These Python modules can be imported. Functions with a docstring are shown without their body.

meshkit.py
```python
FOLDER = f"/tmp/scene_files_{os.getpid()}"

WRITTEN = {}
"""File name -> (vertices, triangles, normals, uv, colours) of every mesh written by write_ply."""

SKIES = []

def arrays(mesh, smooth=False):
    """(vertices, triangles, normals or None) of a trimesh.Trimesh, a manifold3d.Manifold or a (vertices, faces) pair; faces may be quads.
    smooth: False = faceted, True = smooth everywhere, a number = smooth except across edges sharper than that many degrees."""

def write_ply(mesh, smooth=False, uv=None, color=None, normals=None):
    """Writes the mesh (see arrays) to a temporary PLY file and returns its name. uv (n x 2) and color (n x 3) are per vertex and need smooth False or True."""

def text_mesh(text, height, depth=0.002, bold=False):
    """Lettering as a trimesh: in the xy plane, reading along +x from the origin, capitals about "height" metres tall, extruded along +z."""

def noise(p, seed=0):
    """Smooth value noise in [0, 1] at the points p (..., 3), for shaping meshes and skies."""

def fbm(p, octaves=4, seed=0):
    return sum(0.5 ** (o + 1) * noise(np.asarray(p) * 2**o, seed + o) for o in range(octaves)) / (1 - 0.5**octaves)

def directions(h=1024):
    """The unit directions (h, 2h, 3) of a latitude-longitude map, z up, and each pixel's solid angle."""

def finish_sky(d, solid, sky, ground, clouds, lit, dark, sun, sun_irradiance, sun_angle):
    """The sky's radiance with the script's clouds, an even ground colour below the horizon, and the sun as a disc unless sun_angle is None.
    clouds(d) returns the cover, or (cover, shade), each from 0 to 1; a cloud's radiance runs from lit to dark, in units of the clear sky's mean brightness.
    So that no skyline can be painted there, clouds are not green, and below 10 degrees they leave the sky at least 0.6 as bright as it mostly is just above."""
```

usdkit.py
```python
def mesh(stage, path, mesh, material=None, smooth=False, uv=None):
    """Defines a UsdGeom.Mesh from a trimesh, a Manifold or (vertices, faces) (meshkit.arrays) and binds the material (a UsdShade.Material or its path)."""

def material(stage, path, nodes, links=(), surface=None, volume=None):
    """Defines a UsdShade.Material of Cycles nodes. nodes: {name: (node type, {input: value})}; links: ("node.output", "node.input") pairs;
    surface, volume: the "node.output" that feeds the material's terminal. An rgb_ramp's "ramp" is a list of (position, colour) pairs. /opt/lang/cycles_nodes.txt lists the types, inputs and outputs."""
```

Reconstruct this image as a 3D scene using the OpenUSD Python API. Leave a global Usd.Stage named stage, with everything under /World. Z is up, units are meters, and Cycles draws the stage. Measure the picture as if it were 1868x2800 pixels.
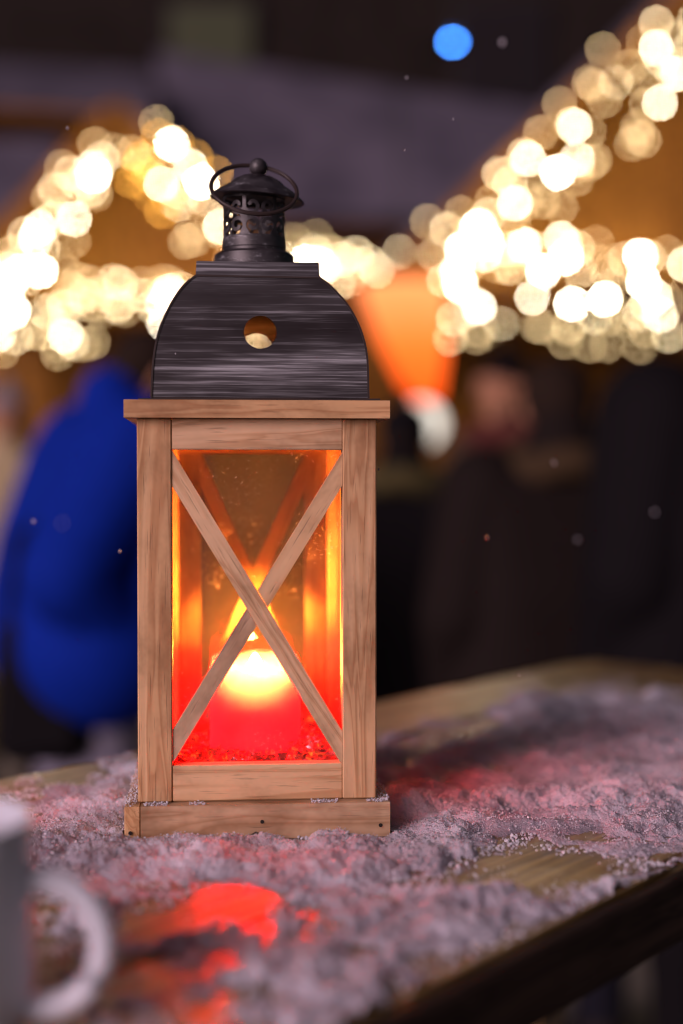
import math, random
import numpy as np, trimesh, manifold3d as m3, usdkit, meshkit
from shapely import affinity
from shapely.geometry import Polygon, Point, box as sbox, LineString
from shapely.ops import unary_union
from pxr import Usd, UsdGeom, UsdLux, UsdShade, Gf, Sdf, Vt

stage = Usd.Stage.CreateInMemory()
UsdGeom.SetStageUpAxis(stage, 'Z'); UsdGeom.SetStageMetersPerUnit(stage, 1.0)
UsdGeom.Xform.Define(stage, '/World'); UsdGeom.Scope.Define(stage, '/World/Looks')
random.seed(7); rng = np.random.default_rng(11)

# ------------------------------------------------------------------ camera, sky, sun, exposure
FPX, W, H = 3892.0, 1868.0, 2800.0
PITCH = math.atan2(95, FPX)
CAM = np.array([0, 0, 1.2033])
FWD = np.array([0, math.cos(PITCH), -math.sin(PITCH)]); UPV = np.array([0, math.sin(PITCH), math.cos(PITCH)]); RGT = np.array([1.0, 0, 0])
FOCUS = 0.815
cam = UsdGeom.Camera.Define(stage, '/World/camera')
cam.AddTranslateOp().Set(Gf.Vec3d(*CAM)); cam.AddRotateXOp().Set(90 - math.degrees(PITCH))
cam.CreateFocalLengthAttr(50.0); cam.CreateHorizontalApertureAttr(24.0); cam.CreateVerticalApertureAttr(24.0 * 2800 / 1868)
cam.CreateFStopAttr(2.15); cam.CreateFocusDistanceAttr(FOCUS); cam.CreateClippingRangeAttr(Gf.Vec2f(0.02, 2000))
cam.CreateExposureAttr(0.0)
SUN_AZ, SUN_EL = math.radians(220), math.radians(20)      # night: what is left of the evening plus the fairground glow from behind the camera
sd = np.array([math.sin(SUN_AZ) * math.cos(SUN_EL), math.cos(SUN_AZ) * math.cos(SUN_EL), math.sin(SUN_EL)])
sun = UsdLux.DistantLight.Define(stage, '/World/sun')
sun.CreateIntensityAttr(0.76); sun.CreateAngleAttr(40.0); sun.CreateNormalizeAttr(True); sun.CreateColorAttr(Gf.Vec3f(1.0, 0.70, 0.78))
sun.AddRotateXYZOp().Set(Gf.Vec3f(90 - math.degrees(SUN_EL), 0, 180 - math.degrees(SUN_AZ)))
SKY_STRENGTH = 0.011
dome = UsdLux.DomeLight.Define(stage, '/World/sky')
usdkit.material(stage, '/World/Looks/sky', {'s': ('sky_texture', {'sky_type': 'single_scattering', 'sun_disc': False, 'sun_elevation': SUN_EL, 'sun_rotation': SUN_AZ}),
    'b': ('background_shader', {'strength': SKY_STRENGTH})}, [('s.color', 'b.color')], surface='b.background')
UsdShade.MaterialBindingAPI.Apply(dome.GetPrim()).Bind(UsdShade.Material.Get(stage, '/World/Looks/sky'))

def P(px, py, d):
    """A point that stands d metres in front of the lens plane in the direction (px, py) of the photograph."""
    return CAM + d * (FWD + (px - W / 2) / FPX * RGT + (H / 2 - py) / FPX * UPV)
def pix(v):
    q = np.asarray(v, float) - CAM
    d = q @ FWD
    return W / 2 + FPX * (q @ RGT) / d, H / 2 - FPX * (q @ UPV) / d, d
def on_plane(px, py, z=1.0):
    r = FWD + (px - W / 2) / FPX * RGT + (H / 2 - py) / FPX * UPV
    return CAM + r * (z - CAM[2]) / r[2]

# ------------------------------------------------------------------ prims
_used = {}
def path_for(parent, name):
    base = f'{parent}/{name}'
    k = _used.get(base, 0); _used[base] = k + 1
    return base if k == 0 else f'{base}_{k:03d}'
def tag(prim, label=None, cat=None, group=None, kind=None):
    prim = prim.GetPrim() if hasattr(prim, 'GetPrim') else prim
    for k, v in (('label', label), ('category', cat), ('group', group), ('kind', kind)):
        if v: prim.SetCustomDataByKey(k, v)
    return prim
def mat4(R=None, t=(0, 0, 0)):
    M = np.eye(4)
    if R is not None: M[:3, :3] = R
    M[:3, 3] = t
    return M
def thing(name, label, cat, loc=(0, 0, 0), rotz=0.0, group=None, kind=None):
    x = UsdGeom.Xform.Define(stage, path_for('/World', name))
    x.AddTranslateOp().Set(Gf.Vec3d(*map(float, loc)))
    if rotz: x.AddRotateZOp().Set(float(rotz))
    tag(x, label, cat, group, kind)
    return x.GetPrim()
def obj(parent, name, mesh, mat, M=None, smooth=30):
    """One Mesh prim under parent (a prim or None). M: the mesh is given in the parent's space and gets M as its own frame, so that its grain runs along its own x axis."""
    p = path_for(str(parent.GetPath()) if parent else '/World', name)
    if M is not None:
        v, f, _ = meshkit.arrays(mesh)
        v = (np.c_[v, np.ones(len(v))] @ np.linalg.inv(M).T)[:, :3]
        mesh = trimesh.Trimesh(v, f, process=False)
    m = usdkit.mesh(stage, p, mesh, L[mat] if isinstance(mat, str) else mat, smooth=smooth)
    if M is not None: m.AddTransformOp().Set(Gf.Matrix4d(*M.T.ravel().tolist()))
    return m.GetPrim()
def cbox(sx, sy, sz, c=0.0006, at=(0, 0, 0)):
    pts = []
    for a in (-1, 1):
        for b in (-1, 1):
            for d in (-1, 1):
                x, y, z = a * sx / 2, b * sy / 2, d * sz / 2
                pts += [(x - a * c, y - b * c, z), (x - a * c, y, z - d * c), (x, y - b * c, z - d * c)]
    h = trimesh.convex.convex_hull(np.array(pts)); h.apply_translation(at)
    return h
def tube(pts, r, sides=8, closed=False):
    p = np.asarray(pts, float)
    t = (np.roll(p, -1, 0) - np.roll(p, 1, 0)) if closed else np.gradient(p, axis=0)
    t /= np.linalg.norm(t, axis=1, keepdims=True) + 1e-12
    ref = np.where(np.abs(t[:, 2:]) < 0.9, [[0, 0, 1.0]], [[1.0, 0, 0]])
    a = np.cross(t, ref); a /= np.linalg.norm(a, axis=1, keepdims=True); b = np.cross(t, a)
    g = np.arange(sides) * 2 * np.pi / sides
    r = np.broadcast_to(r, (len(p),))
    v = p[:, None] + r[:, None, None] * (np.cos(g)[None, :, None] * a[:, None] + np.sin(g)[None, :, None] * b[:, None])
    n = len(p); f = []
    for i in range(n if closed else n - 1):
        for j in range(sides):
            q = [i * sides + j, i * sides + (j + 1) % sides, ((i + 1) % n) * sides + (j + 1) % sides, ((i + 1) % n) * sides + j]
            f += [[q[0], q[2], q[1]], [q[0], q[3], q[2]]]
    v = v.reshape(-1, 3)
    if not closed:
        for end, flip in ((0, False), (n - 1, True)):
            c = len(v); v = np.vstack([v, p[end]])
            for j in range(sides):
                k = [c, end * sides + j, end * sides + (j + 1) % sides]
                f.append(k[::-1] if flip else k)
    return trimesh.Trimesh(v, f, process=False)
def dense(m, e):
    v, f = trimesh.remesh.subdivide_to_size(m.vertices, m.faces, e); return trimesh.Trimesh(v, f)
def rot(axis, deg): return trimesh.transformations.rotation_matrix(math.radians(deg), axis)[:3, :3]
def frame(x, z_hint, t):
    x = np.asarray(x, float); x /= np.linalg.norm(x)
    y = np.cross(z_hint, x); y /= np.linalg.norm(y)
    return mat4(np.stack([x, y, np.cross(x, y)], 1), t)
def board(parent, name, ends, w, t, mat, wdir=(0, 0, 1), c=0.0006, label=None):
    """A board from ends[0] to ends[1]; w is its size along wdir, t across."""
    a, b = np.asarray(ends[0], float), np.asarray(ends[1], float)
    M = frame(b - a, np.asarray(wdir, float), (a + b) / 2)
    m = cbox(np.linalg.norm(b - a), t, w, c)
    p = path_for(str(parent.GetPath()) if parent else '/World', name)
    u = usdkit.mesh(stage, p, m, L[mat], smooth=False)
    u.AddTransformOp().Set(Gf.Matrix4d(*M.T.ravel().tolist()))
    if label: tag(u, label)
    return u.GetPrim()

# ------------------------------------------------------------------ materials
L = {}
def mk(name, nodes, links=(), surface='p.BSDF', **k):
    L[name] = usdkit.material(stage, f'/World/Looks/{name}', nodes, links, surface=surface, **k)
def plain(name, col, rough=0.6, **k):
    mk(name, {'p': ('principled_bsdf', {'base_color': col, 'roughness': rough, **k})})
def noisy(name, c1, c2, scale=20, rough=0.7, bump=0.3, dist=0.004, detail=4, stretch=(1, 1, 1), **k):
    mk(name, {'t': ('texture_coordinate', {}), 'm': ('mapping', {'scale': stretch}), 'n': ('noise_texture', {'scale': scale, 'detail': detail, 'roughness': 0.6}),
        'r': ('rgb_ramp', {'ramp': [(0.3, c1), (0.7, c2)]}), 'b': ('bump', {'strength': bump, 'distance': dist}), 'p': ('principled_bsdf', {'roughness': rough, 'specular_ior_level': 0.12, **k})},
        [('t.object', 'm.vector'), ('m.vector', 'n.vector'), ('n.fac', 'r.fac'), ('r.color', 'p.base_color'), ('n.fac', 'b.height'), ('b.normal', 'p.normal')])
def emit(name, col, strength):
    mk(name, {'e': ('emission', {'color': col, 'strength': strength})}, surface='e.emission')
def wood(name, light, mid, dark, rough=0.5, streak=0.55, spec=0.35, ring=90):
    mk(name, {
        't': ('texture_coordinate', {}), 'oi': ('object_info', {}), 'off': ('vector_math', {'math_type': 'multiply', 'vector2': (3.1, 1.7, 2.3)}), 'cx': ('combine_xyz', {}),
        'add': ('vector_math', {'math_type': 'add'}), 'm1': ('mapping', {'scale': (2.2, 30, 30)}), 'm2': ('mapping', {'scale': (45, 900, 900)}), 'm3': ('mapping', {'scale': (9, 14, 14)}),
        'n1': ('noise_texture', {'scale': 1.6, 'detail': 3, 'distortion': 0.6}), 'w': ('math', {'math_type': 'multiply', 'value2': 26.0}), 's': ('math', {'math_type': 'sine'}),
        'mr': ('map_range', {'from_min': -1, 'from_max': 1, 'to_min': 0, 'to_max': 1}),
        'r1': ('rgb_ramp', {'ramp': [(0.0, light), (0.55, mid), (0.93, dark), (1.0, mid)]}),
        'n2': ('noise_texture', {'scale': 1.0, 'detail': 2}), 'r2': ('rgb_ramp', {'ramp': [(0.62, (0, 0, 0)), (0.72, (1, 1, 1))]}),
        'n3': ('noise_texture', {'scale': 1.5, 'detail': 5, 'roughness': 0.65}), 'r3': ('rgb_ramp', {'ramp': [(0.32, (0.52, 0.47, 0.42)), (0.5, (0.9, 0.88, 0.86)), (0.7, (1.08, 1.04, 1.0))]}),
        'fs': ('math', {'math_type': 'multiply', 'value2': streak}),
        'x1': ('mix', {'mix_type': 'mix', 'color2': tuple(0.28 * c for c in dark)}), 'x2': ('mix', {'mix_type': 'multiply', 'fac': 1.0}), 'x3': ('mix', {'mix_type': 'multiply', 'fac': 1.0}), 'rv': ('rgb_ramp', {'ramp': [(0.0, (0.86, 0.84, 0.86)), (0.4, (1.0, 0.97, 0.93)), (0.7, (1.06, 1.0, 0.9)), (1.0, (0.92, 0.84, 0.74))]}),
        'ad': ('math', {'math_type': 'multiply_add', 'value2': -0.5}), 'b': ('bump', {'strength': 0.35, 'distance': 0.0006}),
        'p': ('principled_bsdf', {'roughness': rough, 'specular_ior_level': spec})},
        [('oi.random', 'cx.x'), ('oi.random', 'cx.y'), ('oi.random', 'cx.z'), ('cx.vector', 'off.vector1'), ('t.object', 'add.vector1'), ('off.vector', 'add.vector2'),
         ('add.vector', 'm1.vector'), ('add.vector', 'm2.vector'), ('add.vector', 'm3.vector'), ('m1.vector', 'n1.vector'), ('m2.vector', 'n2.vector'), ('m3.vector', 'n3.vector'),
         ('n1.fac', 'w.value1'), ('w.value', 's.value1'), ('s.value', 'mr.value'), ('mr.result', 'r1.fac'), ('n2.fac', 'r2.fac'), ('n3.fac', 'r3.fac'),
         ('r2.color', 'fs.value1'), ('fs.value', 'x1.fac'), ('r1.color', 'x1.color1'), ('x1.color', 'x2.color1'), ('r3.color', 'x2.color2'), ('oi.random', 'rv.fac'), ('x2.color', 'x3.color1'), ('rv.color', 'x3.color2'), ('x3.color', 'p.base_color'),
         ('r2.color', 'ad.value1'), ('mr.result', 'ad.value3'), ('ad.value', 'b.height'), ('b.normal', 'p.normal')])
wood('pine', (0.70, 0.48, 0.28), (0.64, 0.42, 0.23), (0.49, 0.28, 0.14), streak=0.45)
wood('pine_pale', (0.72, 0.52, 0.33), (0.67, 0.46, 0.28), (0.53, 0.33, 0.18), streak=0.45)
wood('hut_wood', (0.36, 0.18, 0.035), (0.29, 0.14, 0.026), (0.16, 0.07, 0.014), rough=0.7, spec=0.08)
# the table: old boards, wet with melted snow
mk('wet_wood', {
    't': ('texture_coordinate', {}), 'm': ('mapping', {'scale': (3, 70, 70)}), 'm2': ('mapping', {'scale': (20, 20, 20)}), 'n': ('noise_texture', {'scale': 2.0, 'detail': 6, 'distortion': 0.4}),
    'n2': ('noise_texture', {'scale': 1.2, 'detail': 5}), 'r': ('rgb_ramp', {'ramp': [(0.3, (0.05, 0.026, 0.009)), (0.5, (0.20, 0.118, 0.032)), (0.72, (0.40, 0.26, 0.075))]}),
    'rr': ('rgb_ramp', {'ramp': [(0.35, (0.26, 0.26, 0.26)), (0.65, (0.50, 0.50, 0.50))]}), 'b': ('bump', {'strength': 0.8, 'distance': 0.0016}), 'b2': ('bump', {'strength': 0.45, 'distance': 0.004}),
    'p': ('principled_bsdf', {'specular_ior_level': 0.6, 'coat_weight': 0.7, 'coat_ior': 1.5, 'coat_roughness': 0.34})},
    [('t.object', 'm.vector'), ('t.object', 'm2.vector'), ('m.vector', 'n.vector'), ('m2.vector', 'n2.vector'), ('n.fac', 'r.fac'), ('r.color', 'p.base_color'), ('n2.fac', 'rr.fac'), ('rr.color', 'p.roughness'),
     ('n.fac', 'b.height'), ('n2.fac', 'b2.height'), ('b2.normal', 'b.normal'), ('b.normal', 'p.normal'), ('b2.normal', 'p.coat_normal')])
# black-brown paint with white dry-brushed strokes
def brushed(name, stretch, patch, lo=0.50, hi=0.68):
    mk(name, {'t': ('texture_coordinate', {}), 'wn': ('noise_texture', {'scale': 22, 'detail': 2}), 'ws': ('vector_math', {'math_type': 'scale', 'scale': 0.0012}), 'wa': ('vector_math', {'math_type': 'add'}),
        'm': ('mapping', {'scale': stretch}), 'm2': ('mapping', {'scale': patch}), 'm3': ('mapping', {'scale': tuple(2.6 * x for x in stretch)}),
        'n': ('noise_texture', {'scale': 1.0, 'detail': 5, 'roughness': 0.72}), 'n2': ('noise_texture', {'scale': 1.0, 'detail': 4, 'roughness': 0.6}), 'n3': ('noise_texture', {'scale': 1.0, 'detail': 3}),
        'k': ('math', {'math_type': 'multiply', 'value2': 0.58}), 'k3': ('math', {'math_type': 'multiply_add', 'value2': 0.25}), 'a': ('math', {'math_type': 'multiply_add', 'value2': 0.6}),
        'r': ('rgb_ramp', {'ramp': [(lo, (0, 0, 0)), (lo + 0.35 * (hi - lo), (0.16, 0.16, 0.16)), (hi, (0.9, 0.9, 0.9))]}), 'rb': ('rgb_ramp', {'ramp': [(0.35, (0.012, 0.008, 0.010)), (0.6, (0.052, 0.049, 0.054))]}),
        'c': ('mix', {'mix_type': 'mix', 'color2': (0.42, 0.44, 0.47)}), 'b': ('bump', {'strength': 0.4, 'distance': 0.0004}), 'b2': ('bump', {'strength': 0.25, 'distance': 0.004}),
        'p': ('principled_bsdf', {'roughness': 0.40, 'specular_ior_level': 0.5})},
        [('t.object', 'wn.vector'), ('wn.color', 'ws.vector1'), ('t.object', 'wa.vector1'), ('ws.vector', 'wa.vector2'), ('wa.vector', 'm.vector'), ('wa.vector', 'm2.vector'), ('wa.vector', 'm3.vector'), ('m.vector', 'n.vector'), ('m2.vector', 'n2.vector'), ('m3.vector', 'n3.vector'),
         ('n2.fac', 'k.value1'), ('n3.fac', 'k3.value1'), ('k.value', 'k3.value3'), ('n.fac', 'a.value1'), ('k3.value', 'a.value3'), ('a.value', 'r.fac'), ('r.color', 'c.fac'), ('n2.fac', 'rb.fac'), ('rb.color', 'c.color1'),
         ('c.color', 'p.base_color'), ('wn.fac', 'b2.height'), ('b2.normal', 'b.normal'), ('a.value', 'b.height'), ('b.normal', 'p.normal')])
brushed('brushed_metal', (9, 9, 520), (6, 6, 46), 0.69, 0.90)
brushed('brushed_small', (80, 80, 240), (60, 60, 90), 0.78, 0.92)
plain('dark_metal', (0.035, 0.024, 0.022), 0.4); plain('dark_pane', (0.012, 0.010, 0.012), 0.7, specular_ior_level=0.1)
mk('pane_glass', {'t': ('texture_coordinate', {}), 'n': ('noise_texture', {'scale': 420, 'detail': 2}), 'n2': ('noise_texture', {'scale': 30, 'detail': 4}), 'mm': ('math', {'math_type': 'multiply'}),
    'r': ('rgb_ramp', {'ramp': [(0.30, (0.014, 0.014, 0.014)), (0.41, (0.035, 0.035, 0.035)), (0.46, (0.4, 0.4, 0.4))]}), 'd': ('diffuse_bsdf', {'color': (0.7, 0.62, 0.55)}), 'tl': ('translucent_bsdf', {'color': (0.8, 0.7, 0.6)}), 'dt': ('mix_closure', {'fac': 0.6}),
    'tr': ('transparent_bsdf', {'color': (0.95, 0.94, 0.92)}), 'g': ('glossy_bsdf', {'color': (1, 1, 1), 'roughness': 0.03}), 'f': ('fresnel', {'IOR': 1.45}), 'a': ('mix_closure', {}), 'z': ('mix_closure', {})},
    [('t.object', 'n.vector'), ('t.object', 'n2.vector'), ('n.fac', 'mm.value1'), ('n2.fac', 'mm.value2'), ('mm.value', 'r.fac'), ('f.fac', 'a.fac'), ('tr.BSDF', 'a.closure1'), ('g.BSDF', 'a.closure2'),
     ('d.BSDF', 'dt.closure1'), ('tl.BSDF', 'dt.closure2'), ('r.color', 'z.fac'), ('a.closure', 'z.closure1'), ('dt.closure', 'z.closure2')], surface='z.closure')
mk('red_wax', {'p': ('principled_bsdf', {'base_color': (0.999, 0.05, 0.09), 'roughness': 0.45, 'subsurface_method': 'random_walk', 'subsurface_weight': 1.0, 'subsurface_scale': 0.045, 'subsurface_radius': (1.0, 0.052, 0.056), 'emission_color': (1.0, 0.0002, 0.0008), 'emission_strength': 25.0})})  # even red emission added to the wax so it reddens snow and table
emit('flame', (1.0, 0.30, 0.04), 2900.0)
plain('wick', (0.02, 0.015, 0.012), 0.9)
mk('foil', {'p': ('principled_bsdf', {'base_color': (0.75, 0.45, 0.55), 'metallic': 1.0, 'roughness': 0.22})})
mk('snow', {'t': ('texture_coordinate', {}), 'n': ('noise_texture', {'scale': 330, 'detail': 4, 'roughness': 0.65}), 'n2': ('noise_texture', {'scale': 14, 'detail': 3}), 'r': ('rgb_ramp', {'ramp': [(0.3, (0.28, 0.24, 0.29)), (0.62, (0.72, 0.69, 0.78))]}),
    'b': ('bump', {'strength': 0.8, 'distance': 0.002}), 'p': ('principled_bsdf', {'roughness': 0.45, 'specular_ior_level': 0.5, 'subsurface_weight': 0.35, 'subsurface_scale': 0.004, 'subsurface_radius': (1, 0.9, 0.8)})},
    [('t.object', 'n.vector'), ('t.object', 'n2.vector'), ('n2.fac', 'r.fac'), ('r.color', 'p.base_color'), ('n.fac', 'b.height'), ('b.normal', 'p.normal')])
plain('ice_grain', (0.62, 0.61, 0.67), 0.2, specular_ior_level=0.6)
noisy('roof_snow', (0.055, 0.052, 0.073), (0.115, 0.105, 0.14), 2.5, 0.8)  # snow colour darkened to stand in for weaker light on the hut roofs
plain('mug_glaze', (0.70, 0.74, 0.82), 0.2); wood('dark_wood', (0.060, 0.040, 0.034), (0.045, 0.030, 0.026), (0.020, 0.013, 0.011), rough=0.7, spec=0.15)
emit('bulb_dim', (1.0, 0.70, 0.34), 21.0); emit('bulb_soft', (1.0, 0.77, 0.44), 42.0); emit('bulb_full', (1.0, 0.84, 0.58), 95.0); emit('bulb_strong', (1.0, 0.87, 0.64), 190.0); emit('bulb_amber', (1.0, 0.46, 0.07), 28.0); emit('bulb_amber_dim', (1.0, 0.46, 0.07), 13.0)
emit('blue_lamp', (0.05, 0.26, 1.0), 62.0)
plain('wire', (0.01, 0.015, 0.01), 0.6)
noisy('ground', (0.10, 0.09, 0.075), (0.30, 0.28, 0.26), 3.0, 0.6, 0.4, 0.03)
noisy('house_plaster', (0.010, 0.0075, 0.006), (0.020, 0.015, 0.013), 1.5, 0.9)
plain('window_glow_green', (0.06, 0.07, 0.04), 0.7, specular_ior_level=0.1)  # paler green pane colour stands in for faint light inside, emits nothing
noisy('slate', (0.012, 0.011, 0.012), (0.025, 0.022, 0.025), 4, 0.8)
for n, c in dict(blue_cloth=(0.001, 0.019, 0.27), grey_denim=(0.24, 0.23, 0.30), black_cloth=(0.005, 0.0042, 0.0055), brown_cloth=(0.07, 0.042, 0.024), beige_cloth=(0.42, 0.34, 0.2), navy_cloth=(0.008, 0.008, 0.014), knit_grey=(0.22, 0.22, 0.27), hair_dark=(0.02, 0.012, 0.008), boot=(0.02, 0.016, 0.014), olive_cloth=(0.09, 0.075, 0.03), wine_cloth=(0.10, 0.028, 0.024), tan_cloth=(0.05, 0.032, 0.016), dark_brown_cloth=(0.011, 0.0075, 0.0065)).items():
    noisy(n, tuple(0.8 * x for x in c), tuple(1.15 * x for x in c), 60, 0.85, 0.3, 0.003)
plain('skin', (0.42, 0.21, 0.12), 0.6, specular_ior_level=0.2)

# ------------------------------------------------------------------ ground and the far house
v, f = [], []
N = 24
for i in range(N + 1):
    for j in range(N + 1):
        v.append((-300 + 600 * i / N, -300 + 600 * j / N, 0))
for i in range(N):
    for j in range(N):
        a = i * (N + 1) + j; f.append((a, a + N + 1, a + N + 2, a + 1))
tag(obj(None, 'ground', (np.array(v, float), np.array(f)), 'ground', smooth=False), 'trodden snowy market ground', None, None, 'structure')

# ------------------------------------------------------------------ table
a_, b_ = on_plane(700, 1985), on_plane(1500, 2545)          # a point of its far edge and one of its near edge
U = np.array([math.cos(math.radians(51.5)), math.sin(math.radians(51.5)), 0]); V = np.array([-U[1], U[0], 0])
v_far, v_near = a_ @ V, b_ @ V
u_end = on_plane(1560, 1800) @ U
u_start = u_end - 2.2
TW = v_far - v_near
table = thing('wooden_table', 'old wooden table of long wet boards with snow on top, under the lantern', 'table')
nb = 4
for k in range(nb):
    w = TW / nb
    vc = v_near + (k + 0.5) * w
    z = 1.0 - 0.015 - (0.0, 0.0005, 0.0002, 0.0004)[k]
    A, B = U * (u_start - 0.004 * (k % 2)) + V * vc, U * (u_end + 0.003 * (k % 3)) + V * vc
    pl = dense(trimesh.creation.box((np.linalg.norm(B - A), w - 0.003, 0.03)), 0.016)
    pv = pl.vertices.copy(); q_ = pv + [k * 1.7, 0, 0]
    em = np.clip((np.abs(pv[:, 1]) - (w / 2 - 0.012)) / 0.010, 0, 1)
    chip = meshkit.fbm(q_ * [22, 60, 60], 3, 31 + k)
    pl.vertices[:, 2] += 0.0009 * (meshkit.fbm(q_ * [6, 45, 1], 3, 41) - 0.5) - 0.010 * em * np.maximum(0, chip - 0.52) * np.sign(pv[:, 2])
    pl.vertices[:, 1] -= np.sign(pv[:, 1]) * em * (0.0009 + 0.016 * np.maximum(0, chip - 0.55))
    Mp = frame(B - A, np.array([0, 0, 1.0]), (A + B) / 2 + [0, 0, z])
    up_ = usdkit.mesh(stage, path_for(str(table.GetPath()), 'plank'), pl, L['wet_wood'], smooth=35); up_.AddTransformOp().Set(Gf.Matrix4d(*Mp.T.ravel().tolist()))
board(table, 'edge_board', (U * (u_start - 0.002) + V * (v_near - 0.0035) + [0, 0, 0.9815], U * (u_end + 0.002) + V * (v_near - 0.0035) + [0, 0, 0.9815]), 0.034, 0.009, 'dark_wood', c=0.002)
for s, vv in (('front', v_near + 0.10), ('back', v_far - 0.10)):
    board(table, 'apron', (U * (u_start + 0.03) + V * vv + [0, 0, 0.935], U * (u_end - 0.02) + V * vv + [0, 0, 0.935]), 0.066, 0.024, 'wet_wood', c=0.002)
for uu in (u_start + 0.2, u_end - 0.2):
    for vv in (v_near + 0.055, v_far - 0.055):
        q = U * uu + V * vv
        board(table, 'leg', (q + [0, 0, 0.0], q + [0, 0, 0.9675]), 0.05, 0.05, 'wet_wood', wdir=U, c=0.002)
    board(table, 'crossbar', (U * uu + V * (v_near + 0.085) + [0, 0, 0.25], U * uu + V * (v_far - 0.085) + [0, 0, 0.25]), 0.05, 0.03, 'wet_wood', c=0.002)

# ------------------------------------------------------------------ lantern
TH = 4.8
fc = P(706, 2289, 0.8075)
LO = np.array([fc[0] - 0.0675 * math.sin(math.radians(TH)), fc[1] + 0.0675 * math.cos(math.radians(TH)), 1.0])
S = 4820.0
def lx(px): return (px - 700) / S
def lz(py): return (2285 - py) / S
lan = thing('lantern', 'wooden candle lantern with crossed bars and dark metal chimney roof on the table', 'lantern', LO, TH)
PW = 0.0193; HB = 0.0675            # post size, half body
z_bt, z_tt = lz(2188), lz(1146)     # top of base, underside of top plate
for sx in (-1, 1):
    for sy in (-1, 1):
        x, y = sx * (HB - PW / 2), sy * (HB - PW / 2)
        board(lan, 'post', ((x, y, z_bt), (x, y, z_tt)), PW, PW, 'pine', wdir=(1, 0, 0), c=0.0007)
zi = HB - PW
for sy in (-1, 1):
    y = sy * (HB - 0.006)
    zt0 = lz(1230) if sy < 0 else 0.2187; zb1 = lz(2090) if sy < 0 else 0.0449
    board(lan, 'top_rail', ((-zi, y, (zt0 + z_tt) / 2), (zi, y, (zt0 + z_tt) / 2)), z_tt - zt0, 0.0105, 'pine_pale')
    board(lan, 'bottom_rail', ((-zi, y, (zb1 + z_bt) / 2), (zi, y, (zb1 + z_bt) / 2)), zb1 - z_bt, 0.0105, 'pine_pale')
for sx in (-1, 1):
    x = sx * (HB - 0.006)
    board(lan, 'side_rail', ((x, -zi, (lz(1230) + z_tt) / 2), (x, zi, (lz(1230) + z_tt) / 2)), z_tt - lz(1230), 0.0105, 'pine_pale')
    board(lan, 'side_rail', ((x, -zi, (lz(2090) + z_bt) / 2), (x, zi, (lz(2090) + z_bt) / 2)), lz(2090) - z_bt, 0.0105, 'pine_pale')
def xbar(name, y0, y1, p0, p1, vert, clip, mat, minus=None):
    """A crossing bar: the strip between two parallel slanting edges, cut to the opening, from y0 to y1."""
    (xa, za), (xb, zb) = p0, p1
    poly = Polygon([(xa, za), (xb, zb), (xb, zb - vert), (xa, za - vert)]).intersection(clip)
    if minus is not None: poly = poly.difference(minus)
    out = []
    for g in getattr(poly, 'geoms', [poly]):
        if g.area < 1e-6: continue
        m = trimesh.creation.extrude_polygon(g, y1 - y0, engine='earcut')
        m.apply_transform(mat4(np.array([[1, 0, 0], [0, 0, -1], [0, 1, 0.0]]), (0, y1, 0)))
        c = g.centroid
        out.append(obj(lan, name, m, mat, M=frame((xb - xa, 0, zb - za), np.array([0, -1.0, 0]), (c.x, (y0 + y1) / 2, c.y)), smooth=False))
    return poly
def widen(p0, p1, k=0.2):
    return (p0[0] - k * (p1[0] - p0[0]), p0[1] - k * (p1[1] - p0[1])), (p1[0] + k * (p1[0] - p0[0]), p1[1] + k * (p1[1] - p0[1]))
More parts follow.
